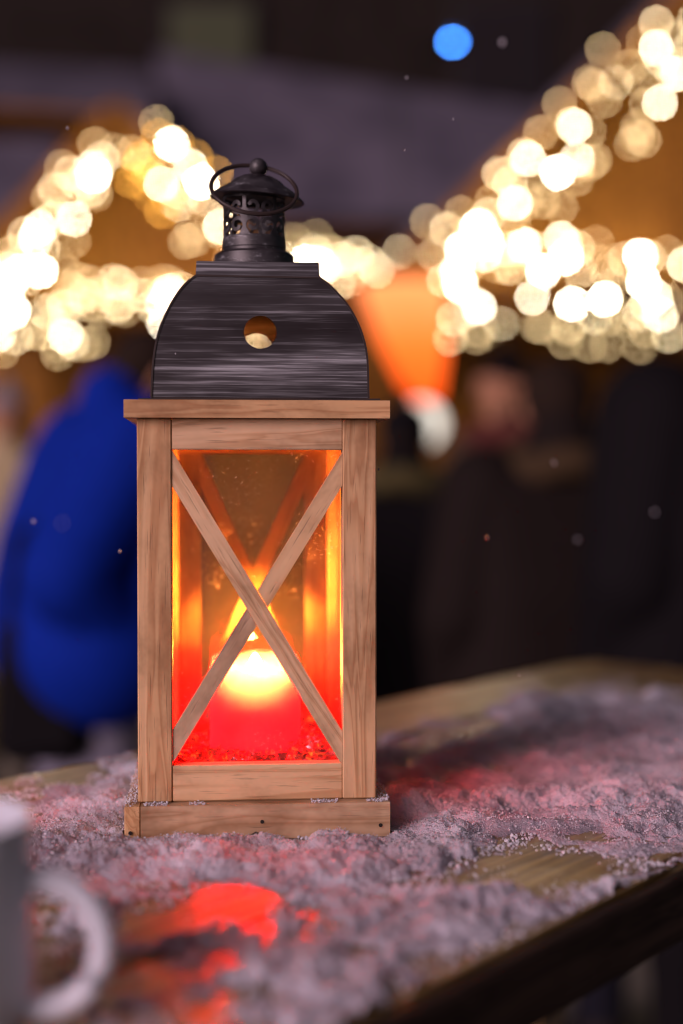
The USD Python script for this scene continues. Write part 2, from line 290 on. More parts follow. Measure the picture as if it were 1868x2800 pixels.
clip = sbox(-zi + 0.0002, lz(2090) + 0.0002, zi - 0.0002, lz(1230) - 0.0002)
a0, a1 = widen((lx(469), lz(1233)), (lx(930), lz(2000)))
p1 = xbar('cross_bar', -HB + 0.0012, -HB + 0.0062, a0, a1, 96 / S, clip, 'pine_pale')
b0, b1 = widen((lx(469), lz(1992)), (lx(937), lz(1229)))
p2 = xbar('cross_bar', -HB + 0.0016, -HB + 0.0062, b0, b1, 90 / S, clip, 'pine_pale', minus=p1.buffer(0.0002))
# the rear: a door leaf with stiles of its own
RO = 0.0340
zt, zb_ = 0.2187, 0.0449
for s in (-1, 1):
    board(lan, 'door_stile', ((s * (RO + zi - 0.0006) / 2, HB - 0.006, zb_), (s * (RO + zi - 0.0006) / 2, HB - 0.006, zt)), zi - RO - 0.0006, 0.011, 'pine', wdir=(1, 0, 0))
rclip = sbox(-RO, zb_, RO, zt)
q1 = xbar('rear_cross_bar', HB - 0.0115, HB - 0.0055, *widen((-RO, zt + 0.001), (RO, zb_ + 0.0215)), 0.0230, rclip, 'pine')
xbar('rear_cross_bar', HB - 0.0115, HB - 0.0055, *widen((-RO, zb_ + 0.0215), (RO, zt + 0.001)), 0.0230, rclip, 'pine', minus=q1.buffer(0.0002))
# panes
zp0, zp1 = lz(2090) - 0.003, lz(1230) + 0.003
for (sx, sy, px_, py_, nm) in ((2 * zi + 0.004, 0.0012, 0, -HB + 0.0128, 'a'), (2 * zi + 0.004, 0.0012, 0, HB - 0.0126, 'b'), (0.0012, 2 * zi + 0.004, -HB + 0.0128, 0, 'c'), (0.0012, 2 * zi + 0.004, HB - 0.0128, 0, 'd')):
    obj(lan, 'pane', cbox(sx, sy, zp1 - zp0, 0.0001, (px_, py_, (zp0 + zp1) / 2)), 'pane_glass', smooth=False)
# base: boards with butt joints, floor
BW = 0.0750
fb = Polygon([(-BW + 0.0093, 0), (-0.050, 0), (-0.0445, 0.0022), (-0.0415, 0.0030), (-0.0375, 0.0012), (-0.034, 0), (-0.009, 0), (-0.0015, 0.0042), (0.0035, 0.0022), (0.008, 0.0004), (0.011, 0), (0.030, 0), (0.036, 0.0026), (0.0405, 0.0038), (0.0425, 0.001), (0.0435, 0), (BW - 0.0005, 0), (BW - 0.0005, lz(2191)), (-BW + 0.0093, lz(2191))])
for sy in (-1, 1):
    m = trimesh.creation.extrude_polygon(fb, 0.0093, engine='earcut')
    m.apply_transform(mat4(np.array([[1, 0, 0], [0, 0, -1], [0, 1, 0.0]]), (0, 0.0093, 0)))
    m.apply_translation((0, -BW if sy < 0 else BW - 0.0093, 0))
    obj(lan, 'base_board', m, 'pine_pale', M=mat4(None, (0.0, sy * BW, 0.01)), smooth=False)
for sx in (-1, 1):
    x = sx * (BW - 0.00465)
    y0 = -BW + 0.0004 if sx < 0 else -BW + 0.0097
    y1 = BW - 0.0004 if sx < 0 else BW - 0.0097
    board(lan, 'base_board', ((x, y0, lz(2191) / 2), (x, y1, lz(2191) / 2)), lz(2191) - 0.0004, 0.0088, 'pine')
obj(lan, 'base_panel', cbox(2 * (BW - 0.0105), 2 * (BW - 0.0105), 0.010, 0.0005, (0, 0, z_bt - 0.0055)), 'pine', smooth=False)
obj(lan, 'floor', cbox(2 * HB - 0.026, 2 * HB - 0.026, 0.010, 0.0005, (0, 0, 0.0262)), 'pine', smooth=False)
for px_, py_ in ((710, 2238), (1036, 2254), (352, 2262)):
    n_ = trimesh.creation.cylinder(0.0011, 0.0006, sections=10); n_.apply_transform(trimesh.transformations.rotation_matrix(math.pi / 2, (1, 0, 0))); n_.apply_translation((lx(px_) * 0.99, -BW - 0.0001, lz(py_)))
    obj(lan, 'nail_head', n_, 'wick', smooth=False)
# top plate and metal flange
TP = 0.0743
tpp = sbox(-TP, -TP, TP, TP).difference(Point(0, 0).buffer(0.036, 24))
tz0, tz1 = z_tt + 0.0002, lz(1097)
tp = trimesh.creation.extrude_polygon(tpp, tz1 - tz0, engine='earcut'); tp.apply_translation((0, 0, tz0))
obj(lan, 'top_plate', tp, 'pine', smooth=False)
fl = dense(trimesh.creation.extrude_polygon(sbox(-0.068, -0.068, 0.068, 0.068).difference(Point(0, 0).buffer(0.034, 20)), 0.0009, engine='earcut'), 0.012)
fl.vertices[:, 2] += 0.0006 * (meshkit.noise(fl.vertices * 60, 3) - 0.3) * (np.abs(fl.vertices[:, :2]).max(1) > 0.06)
fl.apply_translation((0.0015, 0, lz(1097) + 0.0003))
obj(lan, 'roof_flange', fl, 'dark_metal')
# roof: a barrel between two shaped plates
prof_px = [(413.6, 1092), (416, 1030), (419.6, 987), (434.5, 912), (459, 852.6), (489, 803), (534, 760.6), (870, 763), (902, 788), (947, 838), (977, 892), (996.6, 957), (1002, 1020), (1004, 1092)]
prof = np.array([((x - 708) / 4785, 0.1836 + (1400 - y) / 4785) for x, y in prof_px])
def spline(pts, n=60):
    from scipy.interpolate import CubicSpline
    t = np.r_[0, np.cumsum(np.linalg.norm(np.diff(pts, axis=0), axis=1))]
    return CubicSpline(t, pts)(np.linspace(0, t[-1], n))
ZR0 = lz(1096) + 0.0012
left, right = spline(prof[:7], 36), spline(prof[7:], 36)
out = np.vstack([left, right]); out[:, 1] = np.maximum(out[:, 1], ZR0)
RX = 0.0018                                            # the roof sits a little right of the body's middle
plate = Polygon(out).buffer(0).difference(Point(0, 0.1836 + (1400 - 912) / 4785).buffer(0.0093, 32))
RD = 0.0610
def prism(poly, y0, y1):
    m = trimesh.creation.extrude_polygon(poly, y1 - y0, engine='earcut')
    m.apply_transform(mat4(np.array([[1, 0, 0], [0, 0, -1], [0, 1, 0.0]]), (RX, y1, 0)))
    return m
obj(lan, 'roof_plate', prism(plate, -RD, -RD + 0.0012), 'brushed_metal', smooth=False)
RB = RD - 0.018
obj(lan, 'roof_plate', prism(plate, RB - 0.0012, RB), 'brushed_metal', smooth=False)
shell = Polygon(out).buffer(-0.0006).difference(Polygon(out).buffer(-0.0014))
shell = shell.difference(sbox(-0.0575, ZR0 - 0.01, 0.0575, ZR0 + 0.002))
obj(lan, 'roof_barrel', prism(shell, -RD + 0.0012, RB - 0.0012), 'brushed_metal', smooth=25)
rim = LineString(out[2:-2]).buffer(0.0007, cap_style=2)
obj(lan, 'roof_seam', prism(Polygon(out).buffer(0.0005).difference(Polygon(out).buffer(-0.0006)).intersection(sbox(-1, ZR0 + 0.0005, 1, 1)), -RD - 0.0006, -RD + 0.0008), 'dark_metal', smooth=25)
z_c0, z_c1 = 0.3169, 0.3292
cs = np.array([[-0.0357, -0.0357], [0.0357, -0.0357], [0.0357, 0.0357], [-0.0357, 0.0357]])
cb = m3.Manifold.hull_points(np.vstack([np.c_[cs * 1.02, np.full(4, z_c0 - 0.0005)], np.c_[cs, np.full(4, z_c1)]]).astype(np.float32))
obj(lan, 'chimney_collar', trimesh.Trimesh(np.array(cb.to_mesh().vert_properties)[:, :3] + [RX * .6, 0, 0], np.array(cb.to_mesh().tri_verts)), 'brushed_metal', smooth=False)
def lathe(prof, n=48): return trimesh.creation.revolve(np.array(prof, float), sections=n)
CX = -0.0002
def up(m, dx=0, dy=0, dz=0):
    m.apply_translation((CX + dx, dy, dz)); return m
obj(lan, 'chimney_foot', up(lathe([(0, z_c1 + 0.0001), (0.0243, z_c1 + 0.0001), (0.0246, z_c1 + 0.004), (0.0240, 0.3378), (0.0215, 0.3395), (0, 0.3402)])), 'brushed_small')
obj(lan, 'chimney_neck', up(lathe([(0.0186, 0.3390), (0.0192, 0.3398), (0.0190, 0.3415), (0.0194, 0.3420), (0.0192, 0.3478), (0.0182, 0.3478), (0.0182, 0.3390), (0.0186, 0.3390)])), 'brushed_small')
# openwork: scrolls cut from a strip and bent round
R0, z0c, z1c = 0.0188, 0.3474, 0.3732
Lc, hc = 2 * math.pi * R0, z1c - z0c
def crescent(x, y, r, dx, dy, k=0.72): return Point(x, y).buffer(r, 12).difference(Point(x + dx, y + dy).buffer(r * k, 12))
def scroll(cx, cy, r0, a0, turns, n=26):
    t_ = np.linspace(0, 1, n); a_ = a0 + turns * 2 * np.pi * t_; r_ = r0 * (1 - 0.62 * t_)
    return LineString(np.c_[cx + r_ * np.cos(a_), cy + r_ * np.sin(a_)])
bars = [sbox(0, 0, Lc, 0.0012), sbox(0, hc - 0.0022, Lc, hc)]
n_rep = 6
for i in range(n_rep):
    w = Lc / n_rep; x0 = (i + 0.5) * w
    bars += [LineString([(x0, 0), (x0, hc)]).buffer(0.0011), Polygon([(x0 - 0.0042, 0), (x0 + 0.0042, 0), (x0, 0.0075)]), Polygon([(x0 - 0.0030, 0.0125), (x0, 0.0160), (x0 + 0.0030, 0.0125), (x0, 0.0090)])]
    for s_ in (-1, 1):
        bars.append(affinity.scale(scroll(0.0049, 0.0066, 0.0049, math.pi * 0.98, -0.9), s_, 1, origin=(0, 0)).buffer(0.00105, 4))
        bars.append(affinity.scale(scroll(0.0049, 0.0180, 0.0049, -math.pi * 0.98, 0.9), s_, 1, origin=(0, 0)).buffer(0.00105, 4))
        bars[-1] = affinity.translate(bars[-1], x0, 0); bars[-2] = affinity.translate(bars[-2], x0, 0)
        bars.append(LineString([(x0 + s_ * w / 2, 0), (x0 + s_ * w / 2, 0.0035)]).buffer(0.001))
strip = unary_union(bars).intersection(sbox(0, 0, Lc, hc))
ms = [trimesh.creation.extrude_polygon(g, 0.0008, engine='earcut') for g in getattr(strip, 'geoms', [strip]) if g.area > 2e-6]
m = dense(trimesh.util.concatenate(ms), 0.0024)
ang = m.vertices[:, 0] / R0 + 0.18; rr = R0 - 0.0008 + m.vertices[:, 2]
m.vertices = np.c_[rr * np.sin(ang), -rr * np.cos(ang), z0c + m.vertices[:, 1]]
obj(lan, 'chimney_openwork', up(m), 'brushed_small')
cap = lathe([(0.0, 0.3745), (0.0270, 0.3722), (0.0284, 0.3716), (0.0289, 0.3720), (0.0280, 0.3732), (0.0215, 0.3782), (0.0165, 0.3812), (0.0140, 0.3835), (0.0095, 0.3858), (0.0055, 0.3868), (0, 0.3870)], 64)
cap.apply_transform(trimesh.transformations.rotation_matrix(math.radians(4.5), (0.2, 1, 0), (0, 0, 0.378)))
obj(lan, 'chimney_cap', up(cap, 0.0022), 'brushed_small')
ball = trimesh.creation.icosphere(3, 0.0056); ball.apply_translation((0.0026, 0, 0.3916)); bs = up(ball)
obj(lan, 'finial', trimesh.util.concatenate([bs, up(lathe([(0, .3860), (0.0040, .3862), (0.0030, .3880), (0, .3885)]), 0.0024)]), 'brushed_small')
t = np.linspace(0, 2 * np.pi, 72, endpoint=False); RR, ln = 0.0257, math.radians(44)
ring = np.c_[RR * np.sin(t), np.zeros(72), RR * np.cos(t) - RR]
ring = ring @ rot((1, 0, 0), -46).T @ rot((0, 1, 0), 6).T
ring += [0.0026 + CX - 0.0012, 0.0, 0.3925]
obj(lan, 'carrying_ring', tube(ring, 0.00125, 8, True), 'dark_metal')

# candle standing inside, and its bed of tinsel
CR, CZ0 = 0.0279, 0.0313
candle = thing('pillar_candle', 'burning red pillar candle with glowing top inside the lantern', 'candle', LO, TH)
na, prof_c = 72, [(0.0, CZ0), (CR - 0.001, CZ0), (CR, CZ0 + 0.001), (CR, 0.05), (CR, 0.066), (CR, 0.078), (CR - 0.0003, 0.087), (CR - 0.0012, 0.0912), (CR - 0.0035, 0.0925), (CR - 0.0055, 0.0902), (0.0205, 0.085), (0.0182, 0.0790), (0.0165, 0.0745), (0.0145, 0.0690), (0.012, 0.0640), (0.007, 0.0612), (0.0, 0.0605)]
vv, ff = [], []
for k, (r, z) in enumerate(prof_c):
    for a in range(na):
        g = 2 * np.pi * a / na
        up_ = max(0, (z - 0.079) / 0.013)
        rim_d = 0.0030 * math.cos(g - 0.5 * math.pi) + 0.0016 * math.sin(2 * g + 1) + 0.0008 * math.sin(5 * g) - 0.0032 * math.exp(-((g - 5.35) / 0.45) ** 2)
        vv.append((r * math.cos(g), r * math.sin(g), z + up_ * rim_d))
for k in range(len(prof_c) - 1):
    for a in range(na):
        i, j = k * na + a, k * na + (a + 1) % na
        ff += [(i, j, j + na), (i, j + na, i + na)]
cm = trimesh.Trimesh(vv, ff, process=False); cm.merge_vertices(); cm.update_faces(cm.nondegenerate_faces())
obj(candle, 'wax', cm, 'red_wax', smooth=60)
obj(candle, 'wick', tube([(0, 0, 0.0600), (0.0003, 0, 0.064), (0.0008, 0, 0.0675)], 0.0009, 6), 'wick')
fp = [(0.0, 0.0660), (0.0026, 0.0672), (0.0044, 0.0705), (0.0053, 0.0755), (0.0056, 0.0805), (0.0053, 0.0850), (0.0041, 0.0890), (0.0025, 0.0925), (0.0012, 0.0945), (0.0, 0.0955)]
obj(candle, 'flame', lathe(fp, 20), 'flame', smooth=True)
tin = []
for k in range(1500):
    a, r = rng.uniform(0, 2 * np.pi), rng.uniform(0.030, 0.062)
    x, y = r * math.cos(a), r * math.sin(a)
    x, y = np.clip(x, -0.052, 0.052), np.clip(y, -0.052, 0.052)
    if x * x + y * y < 0.0292 ** 2: continue
    zt_ = 0.0318 + rng.uniform(0.001, 0.014) * (0.6 + 0.6 * meshkit.noise(np.array([x * 45, y * 45, 0.3]), 2)) * (1.15 if x > 0.02 else 0.8)
    s = rng.uniform(0.0010, 0.0030)
    q = rng.normal(size=(4, 3)) * s * [1, 1, 0.7]
    tin.append(trimesh.Trimesh(np.vstack([q]) + [x, y, zt_], [(0, 1, 2), (0, 2, 3), (0, 3, 1)], process=False))
tm = trimesh.util.concatenate(tin); tm.vertices[:, 2] = np.maximum(tm.vertices[:, 2], 0.0316); tm.vertices[:, :2] = np.clip(tm.vertices[:, :2], -0.0535, 0.0535)
tin_p = obj(None, 'tinsel', tm, 'foil', M=None, smooth=False)
UsdGeom.Xformable(tin_p).AddTranslateOp().Set(Gf.Vec3d(*map(float, LO))); UsdGeom.Xformable(tin_p).AddRotateZOp().Set(TH)
tag(tin_p, 'crumpled shiny pink and silver tinsel lying round the candle', 'tinsel', None, 'stuff')

# ------------------------------------------------------------------ snow on the table
blobs = [(200, 2240, 260, 130, 11), (330, 2150, 75, 110, 24), (60, 2330, 190, 120, 9), (330, 2370, 260, 95, 13), (650, 2345, 460, 90, 13), (960, 2375, 300, 80, 15),
         (1110, 2180, 140, 130, 27), (1260, 2230, 280, 90, 15), (1450, 2120, 330, 100, 15), (1700, 2170, 330, 130, 14), (1480, 1965, 130, 95, 36), (1600, 2000, 140, 75, 26), (1790, 1990, 190, 85, 22),
         (1290, 2060, 170, 80, 15), (1760, 2280, 230, 80, 9), (1500, 2270, 230, 45, 9), (1060, 2060, 60, 60, 14), (1780, 2385, 170, 30, 7), (1610, 2450, 90, 28, 6), (1240, 2330, 90, 40, 12), (1380, 2300, 140, 25, 6)]
patchy = [(1150, 2550, 230, 60, 7), (950, 2600, 280, 80, 7), (690, 2650, 330, 62, 9), (640, 2770, 300, 60, 8), (300, 2660, 200, 60, 6), (1000, 2490, 260, 50, 7), (420, 2740, 300, 90, 6), (860, 2740, 220, 70, 7), (250, 2500, 260, 80, 6), (500, 2560, 260, 60, 4), (1300, 2480, 260, 40, 5), (1700, 2420, 200, 40, 6), (900, 2700, 400, 90, 6),  (1400, 2400, 150, 16, 3.5), (1560, 2360, 120, 14, 3), (1180, 2010, 120, 22, 2.5), (1650, 1900, 120, 22, 3)]
du = 0.0010
uu = np.arange(max(u_start + 0.3, U @ on_plane(0, 2800) - 0.12), u_end - 0.006, du); vv_ = np.arange(v_near + 0.004, v_far - 0.004, du)
GU, GV = np.meshgrid(uu, vv_, indexing='ij')
pts = GU[..., None] * U + GV[..., None] * V + np.array([0, 0, 1.0])
sx_, sy_, sd_ = pix(pts)
wob = (meshkit.fbm(pts * 38, 3, 5) - 0.5); wob2 = (meshkit.fbm(pts * 38 + 9, 3, 6) - 0.5)
sxx, syy = sx_ + 130 * wob, sy_ + 90 * wob2
F = np.full(sx_.shape, -6.0)
for cx, cy, rx, ry, h in blobs:
    g = h * (1.0 - ((sxx - cx) / rx) ** 2 - ((syy - cy) / ry) ** 2)
    F = np.maximum(F, g) + 1.2 * np.exp(-np.abs(F - g) / 2.5) * (np.maximum(F, g) > -4)
n1 = meshkit.fbm(pts * 95, 3, 8); n2 = meshkit.fbm(pts * 300, 2, 9); n0 = meshkit.fbm(pts * 26, 3, 18); n3 = meshkit.noise(pts * 620, 28)
for cx, cy, rx, ry, h in patchy:
    F = np.maximum(F, h * (1.0 - ((sxx - cx) / rx) ** 2 - ((syy - cy) / ry) ** 2) - 40 * np.maximum(0, 0.57 - 0.6 * n1 - 0.4 * n0) + 3.2)
F = F - 1.6 - 16 * np.maximum(0, 0.47 - n0)
for cx, cy, rx, ry in ((1470, 2375, 270, 66), (620, 2485, 170, 52), (420, 2530, 120, 50), (980, 2600, 110, 36), (1180, 1920, 260, 70), (1500, 1840, 400, 45), (160, 2110, 240, 45)):       # bare wet boards
    F = F - 15 * np.exp(-(((sxx - cx) / rx) ** 2 + ((syy - cy) / ry) ** 2) * 1.6)
# clumps: flat-topped drifts whose surface is heaped crumbs
from scipy.spatial import cKDTree
def clumps(spacing, seed):
    g = np.random.default_rng(seed); n = int(np.ptp(uu) * np.ptp(vv_) / spacing ** 2)
    c = np.c_[g.uniform(uu[0], uu[-1], n), g.uniform(vv_[0], vv_[-1], n)]; h_ = g.uniform(0.4, 1.0, n)
    d, i = cKDTree(c).query(np.c_[GU.ravel(), GV.ravel()])
    return (h_[i] * np.sqrt(np.maximum(0, 1 - (d / (0.85 * spacing)) ** 2))).reshape(GU.shape)
k1, k2 = clumps(0.009, 1), clumps(0.0042, 2)
Hh = np.where(F > 0, 7.5 * (1 - np.exp(-np.maximum(F, 0) / 9)), F)
melt = np.clip((meshkit.fbm(pts * 17, 2, 77) - 0.44) / 0.16, 0, 1)            # crumbly here, sunk and glazed there
Hh = np.where(F > 0, Hh * (0.45 + 0.75 * melt), Hh)
Hh = Hh + 11.0 * (meshkit.fbm(pts * 44, 2, 55) - 0.5) * np.clip(F / 7, 0, 1) + (0.38 + 0.75 * melt) * (5.5 * (n1 - 0.5) + 2.4 * (k1 - 0.4) + 1.3 * (k2 - 0.4) + 2.0 * (n2 - 0.5) + 1.0 * (n3 - 0.5)) * np.clip(F / 4 + 0.5, 0, 1) + 0.25 * np.maximum(F - 12, 0)
rel = (pts - LO) @ rot((0, 0, 1), TH)
ins = (np.abs(rel[..., 0]) < 0.0753) & (np.abs(rel[..., 1]) < 0.0753)
dfront = np.maximum(np.abs(rel[..., 0]), np.abs(rel[..., 1])) - 0.075
Hh = np.where((rel[..., 1] < -0.07) & (dfront < 0.012), np.minimum(Hh, 0.3 + 1.2 * k2 + 900 * np.maximum(dfront - 0.0015, 0)), Hh)
Hh = Hh - 0.6
keep = (Hh > -1.3) & ~ins & (sx_ > -160) & (sx_ < 2040) & (sy_ < 2960)
Z = np.maximum(Hh, -1.5) / 1000
kk = keep[:-1, :-1] & keep[1:, :-1] & keep[:-1, 1:] & keep[1:, 1:]
need = np.zeros(keep.shape, bool)
for a in (0, 1):
    for b in (0, 1):
        need[a:keep.shape[0] - 1 + a, b:keep.shape[1] - 1 + b] |= kk
idx = -np.ones(keep.shape, int); idx[need] = np.arange(need.sum())
jit = rng.normal(size=pts.shape) * 0.00022
P3 = (pts + np.array([0, 0, 1.0]) * Z[..., None] + jit)[need]
i00, i10, i01, i11 = idx[:-1, :-1][kk], idx[1:, :-1][kk], idx[:-1, 1:][kk], idx[1:, 1:][kk]
faces = np.vstack([np.c_[i00, i10, i11], np.c_[i00, i11, i01]])
snow = thing('snow', 'crumbly melting snow lying in drifts on the table round the lantern', 'snow', kind='stuff')
obj(snow, 'snow_drift', trimesh.Trimesh(P3, faces, process=False), 'snow', smooth=True)
# loose grains
tops = P3[(Z[need] > 0.0008)]
gi = rng.choice(len(tops), 42000)
gp = tops[gi] + rng.normal(size=(len(gi), 3)) * [0.001, 0.001, 0.0004] + [0, 0, 0.0004]
crumb = ((Hh > -9) & (Hh < -1.2) & (sx_ > -100) & (sx_ < 1950) & (sy_ < 2900) & ~ins).nonzero()
ci = rng.choice(len(crumb[0]), 9000, p=(lambda q: q / q.sum())(np.exp(Hh[crumb] / 2.2)))
cp = pts[crumb[0][ci], crumb[1][ci]] + rng.normal(size=(9000, 3)) * [0.0015, 0.0015, 0]; cp[:, 2] = 1.0008
# crumbs on the lantern's base ledge
led = []
for k in range(1500):
    x = rng.uniform(-0.0735, 0.0735); y = rng.uniform(-0.0745, -0.0682)
    if meshkit.noise(np.array([x * 90, 0.5, 0.2]), 4) < 0.42 + 0.12 * (abs(x) < 0.03): continue
    led.append((x, y, lz(2191) + rng.uniform(0, 0.0012)))
for k in range(900):
    x = rng.choice([-1, 1]) * rng.uniform(0.0682, 0.0745); y = rng.uniform(-0.0735, 0.03)
    led.append((x, y, lz(2191) + rng.uniform(0, 0.0025)))
led = np.array(led) @ rot((0, 0, 1), TH).T + LO
gp = np.vstack([gp, led, cp])
pi_ = UsdGeom.PointInstancer.Define(stage, str(snow.GetPath()) + '/snow_grain')
protos = []
for k in range(3):
    g = trimesh.creation.icosphere(0, 1.0); g.vertices *= rng.uniform(0.55, 1.3, size=(12, 1)) * [1, 0.8, 0.7]
    pr = usdkit.mesh(stage, f'{pi_.GetPath()}/grain' + (f'_{k:03d}' if k else ''), g, L['ice_grain'], smooth=False)
    protos.append(pr.GetPath())
pi_.CreatePrototypesRel().SetTargets(protos)
pi_.CreateProtoIndicesAttr(Vt.IntArray.FromNumpy(rng.integers(0, 3, len(gp)).astype(np.int32)))
pi_.CreatePositionsAttr(Vt.Vec3fArray.FromNumpy(gp.astype(np.float32)))
sc = 0.00025 + 0.0006 * rng.random(len(gp)) ** 3; sc[-9000:] = 0.0003 + 0.0012 * rng.random(9000) ** 3
pi_.CreateScalesAttr(Vt.Vec3fArray.FromNumpy(np.repeat(sc[:, None], 3, 1).astype(np.float32)))
q = rng.normal(size=(len(gp), 4)); q /= np.linalg.norm(q, axis=1, keepdims=True)
pi_.CreateOrientationsAttr(Vt.QuathArray([Gf.Quath(*map(float, x)) for x in q]))

# ------------------------------------------------------------------ mug
mc = P(80, 2500, 0.515); mx = mc[0] - 0.0385; my = 0.517
mug = thing('mug', 'white ceramic mug with a round handle, cut off by the left edge, nearest the camera', 'mug', (mx, my, 1.0008))
obj(mug, 'cup', lathe([(0, 0), (0.031, 0), (0.0345, 0.002), (0.0375, 0.008), (0.0385, 0.02), (0.0385, 0.0765), (0.0380, 0.0778), (0.0368, 0.0778), (0.0360, 0.0765), (0.0355, 0.02), (0.033, 0.009), (0, 0.006)], 64), 'mug_glaze')
t = np.linspace(-0.5 * np.pi, 0.5 * np.pi, 24)
hp = np.c_[0.0385 + 0.026 * np.cos(t) ** 0.8 + 0.0, np.zeros(24), 0.0318 + 0.0235 * np.sin(t)]
hp = np.vstack([[0.0365, 0, 0.0083], hp, [0.0365, 0, 0.0553]])
hm = tube(hp, 0.0052, 12); hm.vertices[:, 1] *= 1.25
obj(mug, 'handle', hm, 'mug_glaze', smooth=True)

# ------------------------------------------------------------------ huts behind
def slab(parent, name, pts4, thick, mat, M=None, smooth=False):
    """A flat four-cornered slab; thickness along its normal (downwards positive away from the normal)."""
    p = np.asarray(pts4, float); n = np.cross(p[1] - p[0], p[3] - p[0]); n /= np.linalg.norm(n)
    h = m3.Manifold.hull_points(np.vstack([p, p - n * thick]).astype(np.float32)).to_mesh()
    m = trimesh.Trimesh(np.array(h.vert_properties)[:, :3], np.array(h.tri_verts))
    return obj(parent, name, m, mat, M=M, smooth=smooth)
def planks_gable(parent, x0, x1, xa, z0, za, y, mat, step=0.17, t=0.022):
    """Vertical boards that fill the gable triangle (x0,z0)-(xa,za)-(x1,z0)."""
    x = x0 + 0.02
    while x < x1 - 0.02:
        xe = min(x + step - 0.006, x1 - 0.02)
        top = lambda q: z0 + (za - z0) * ((q - x0) / (xa - x0) if q < xa else (x1 - q) / (x1 - xa)) - 0.03
        ring = [(x, z0), (xe, z0), (xe, max(z0 + 0.01, top(xe)))] + ([(xa, top(xa))] if x < xa < xe else []) + [(x, max(z0 + 0.01, top(x)))]
        g = Polygon(ring)
        m = trimesh.creation.extrude_polygon(g, t, engine='earcut')
        m.apply_transform(mat4(np.array([[1, 0, 0], [0, 0, -1], [0, 1, 0.0]]), (0, y + t, 0)))
        obj(parent, 'gable_board', m, mat, M=frame((0, 0, 1), np.array([1.0, 0, 0]), ((x + xe) / 2, y, z0)), smooth=False)
        x += step
def hut(label, x0, x1, xa, z_e, za, y, depth, over=0.3, counter=True):
    h = thing('market_hut', label, 'hut', ((x0 + x1) / 2, y, 0))
    c = (x0 + x1) / 2
    X0, X1, XA = x0 - c, x1 - c, xa - c
    planks_gable(h, X0, X1, XA, z_e, za, 0.02, 'hut_wood')
    sl = (za - z_e) / (XA - X0); sr = (za - z_e) / (X1 - XA)
    for s, (e, sl_) in ((-1, (X0, sl)), (1, (X1, sr))):
        xe = e + s * 0.18; ze = z_e - 0.18 * sl_
        a, b = np.array([XA, -over, za]), np.array([xe, -over, ze])
        p4 = [a, b, b + [0, depth + over, 0], a + [0, depth + over, 0]]
        p4 = p4 if s < 0 else [p4[0], p4[3], p4[2], p4[1]]
        slab(h, 'roof', p4, 0.03, 'hut_wood')
        n = np.array([s * sl_, 0, 1]); n /= np.linalg.norm(n)
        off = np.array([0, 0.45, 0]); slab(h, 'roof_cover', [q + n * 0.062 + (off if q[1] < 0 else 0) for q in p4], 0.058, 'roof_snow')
        board(h, 'barge_board', (a + [0, -0.014, -0.04], b + [0, -0.014, -0.04]), 0.12, 0.024, 'hut_wood', wdir=n)
    for xx in (X0 + 0.05, X1 - 0.05):
        for yy in (0.07, depth - 0.05):
            board(h, 'post', ((xx, yy, 0), (xx, yy, z_e)), 0.09, 0.09, 'hut_wood', wdir=(1, 0, 0))
    board(h, 'lintel', ((X0, -0.01, z_e - 0.06), (X1, -0.01, z_e - 0.06)), 0.12, 0.05, 'hut_wood')
    nbk = 12
    for k in range(nbk):
        zz = 0.05 + (z_e - 0.08) * (k + 0.5) / nbk
        board(h, 'back_board', ((X0, depth, zz), (X1, depth, zz)), (z_e - 0.08) / nbk - 0.006, 0.025, 'hut_wood')
    for k in range(5):
        zz = 0.06 + 0.85 * (k + 0.5) / 5
        board(h, 'front_board', ((X0 + 0.1, 0.04, zz), (X1 - 0.1, 0.04, zz)), 0.164, 0.025, 'hut_wood')
    board(h, 'counter', ((X0 - 0.02, -0.08, 0.955), (X1 + 0.02, -0.08, 0.955)), 0.42, 0.04, 'hut_wood', wdir=(0, 1, 0))
    return h
DH = 7.6
zl = lambda py, d=DH: P(0, py, d)[2]
xl = lambda px, d=DH: P(px, 0, d)[0]
yd = P(0, 1300, DH)[1]
hut('small wooden market hut with lit gable, behind the lantern on the left', xl(-60), xl(745), xl(345), zl(770), zl(335), yd, 1.6)
hut('large wooden market hut with tall lit gable on the right', xl(1110), xl(2800), xl(1960), zl(720), zl(-90), yd, 2.2)
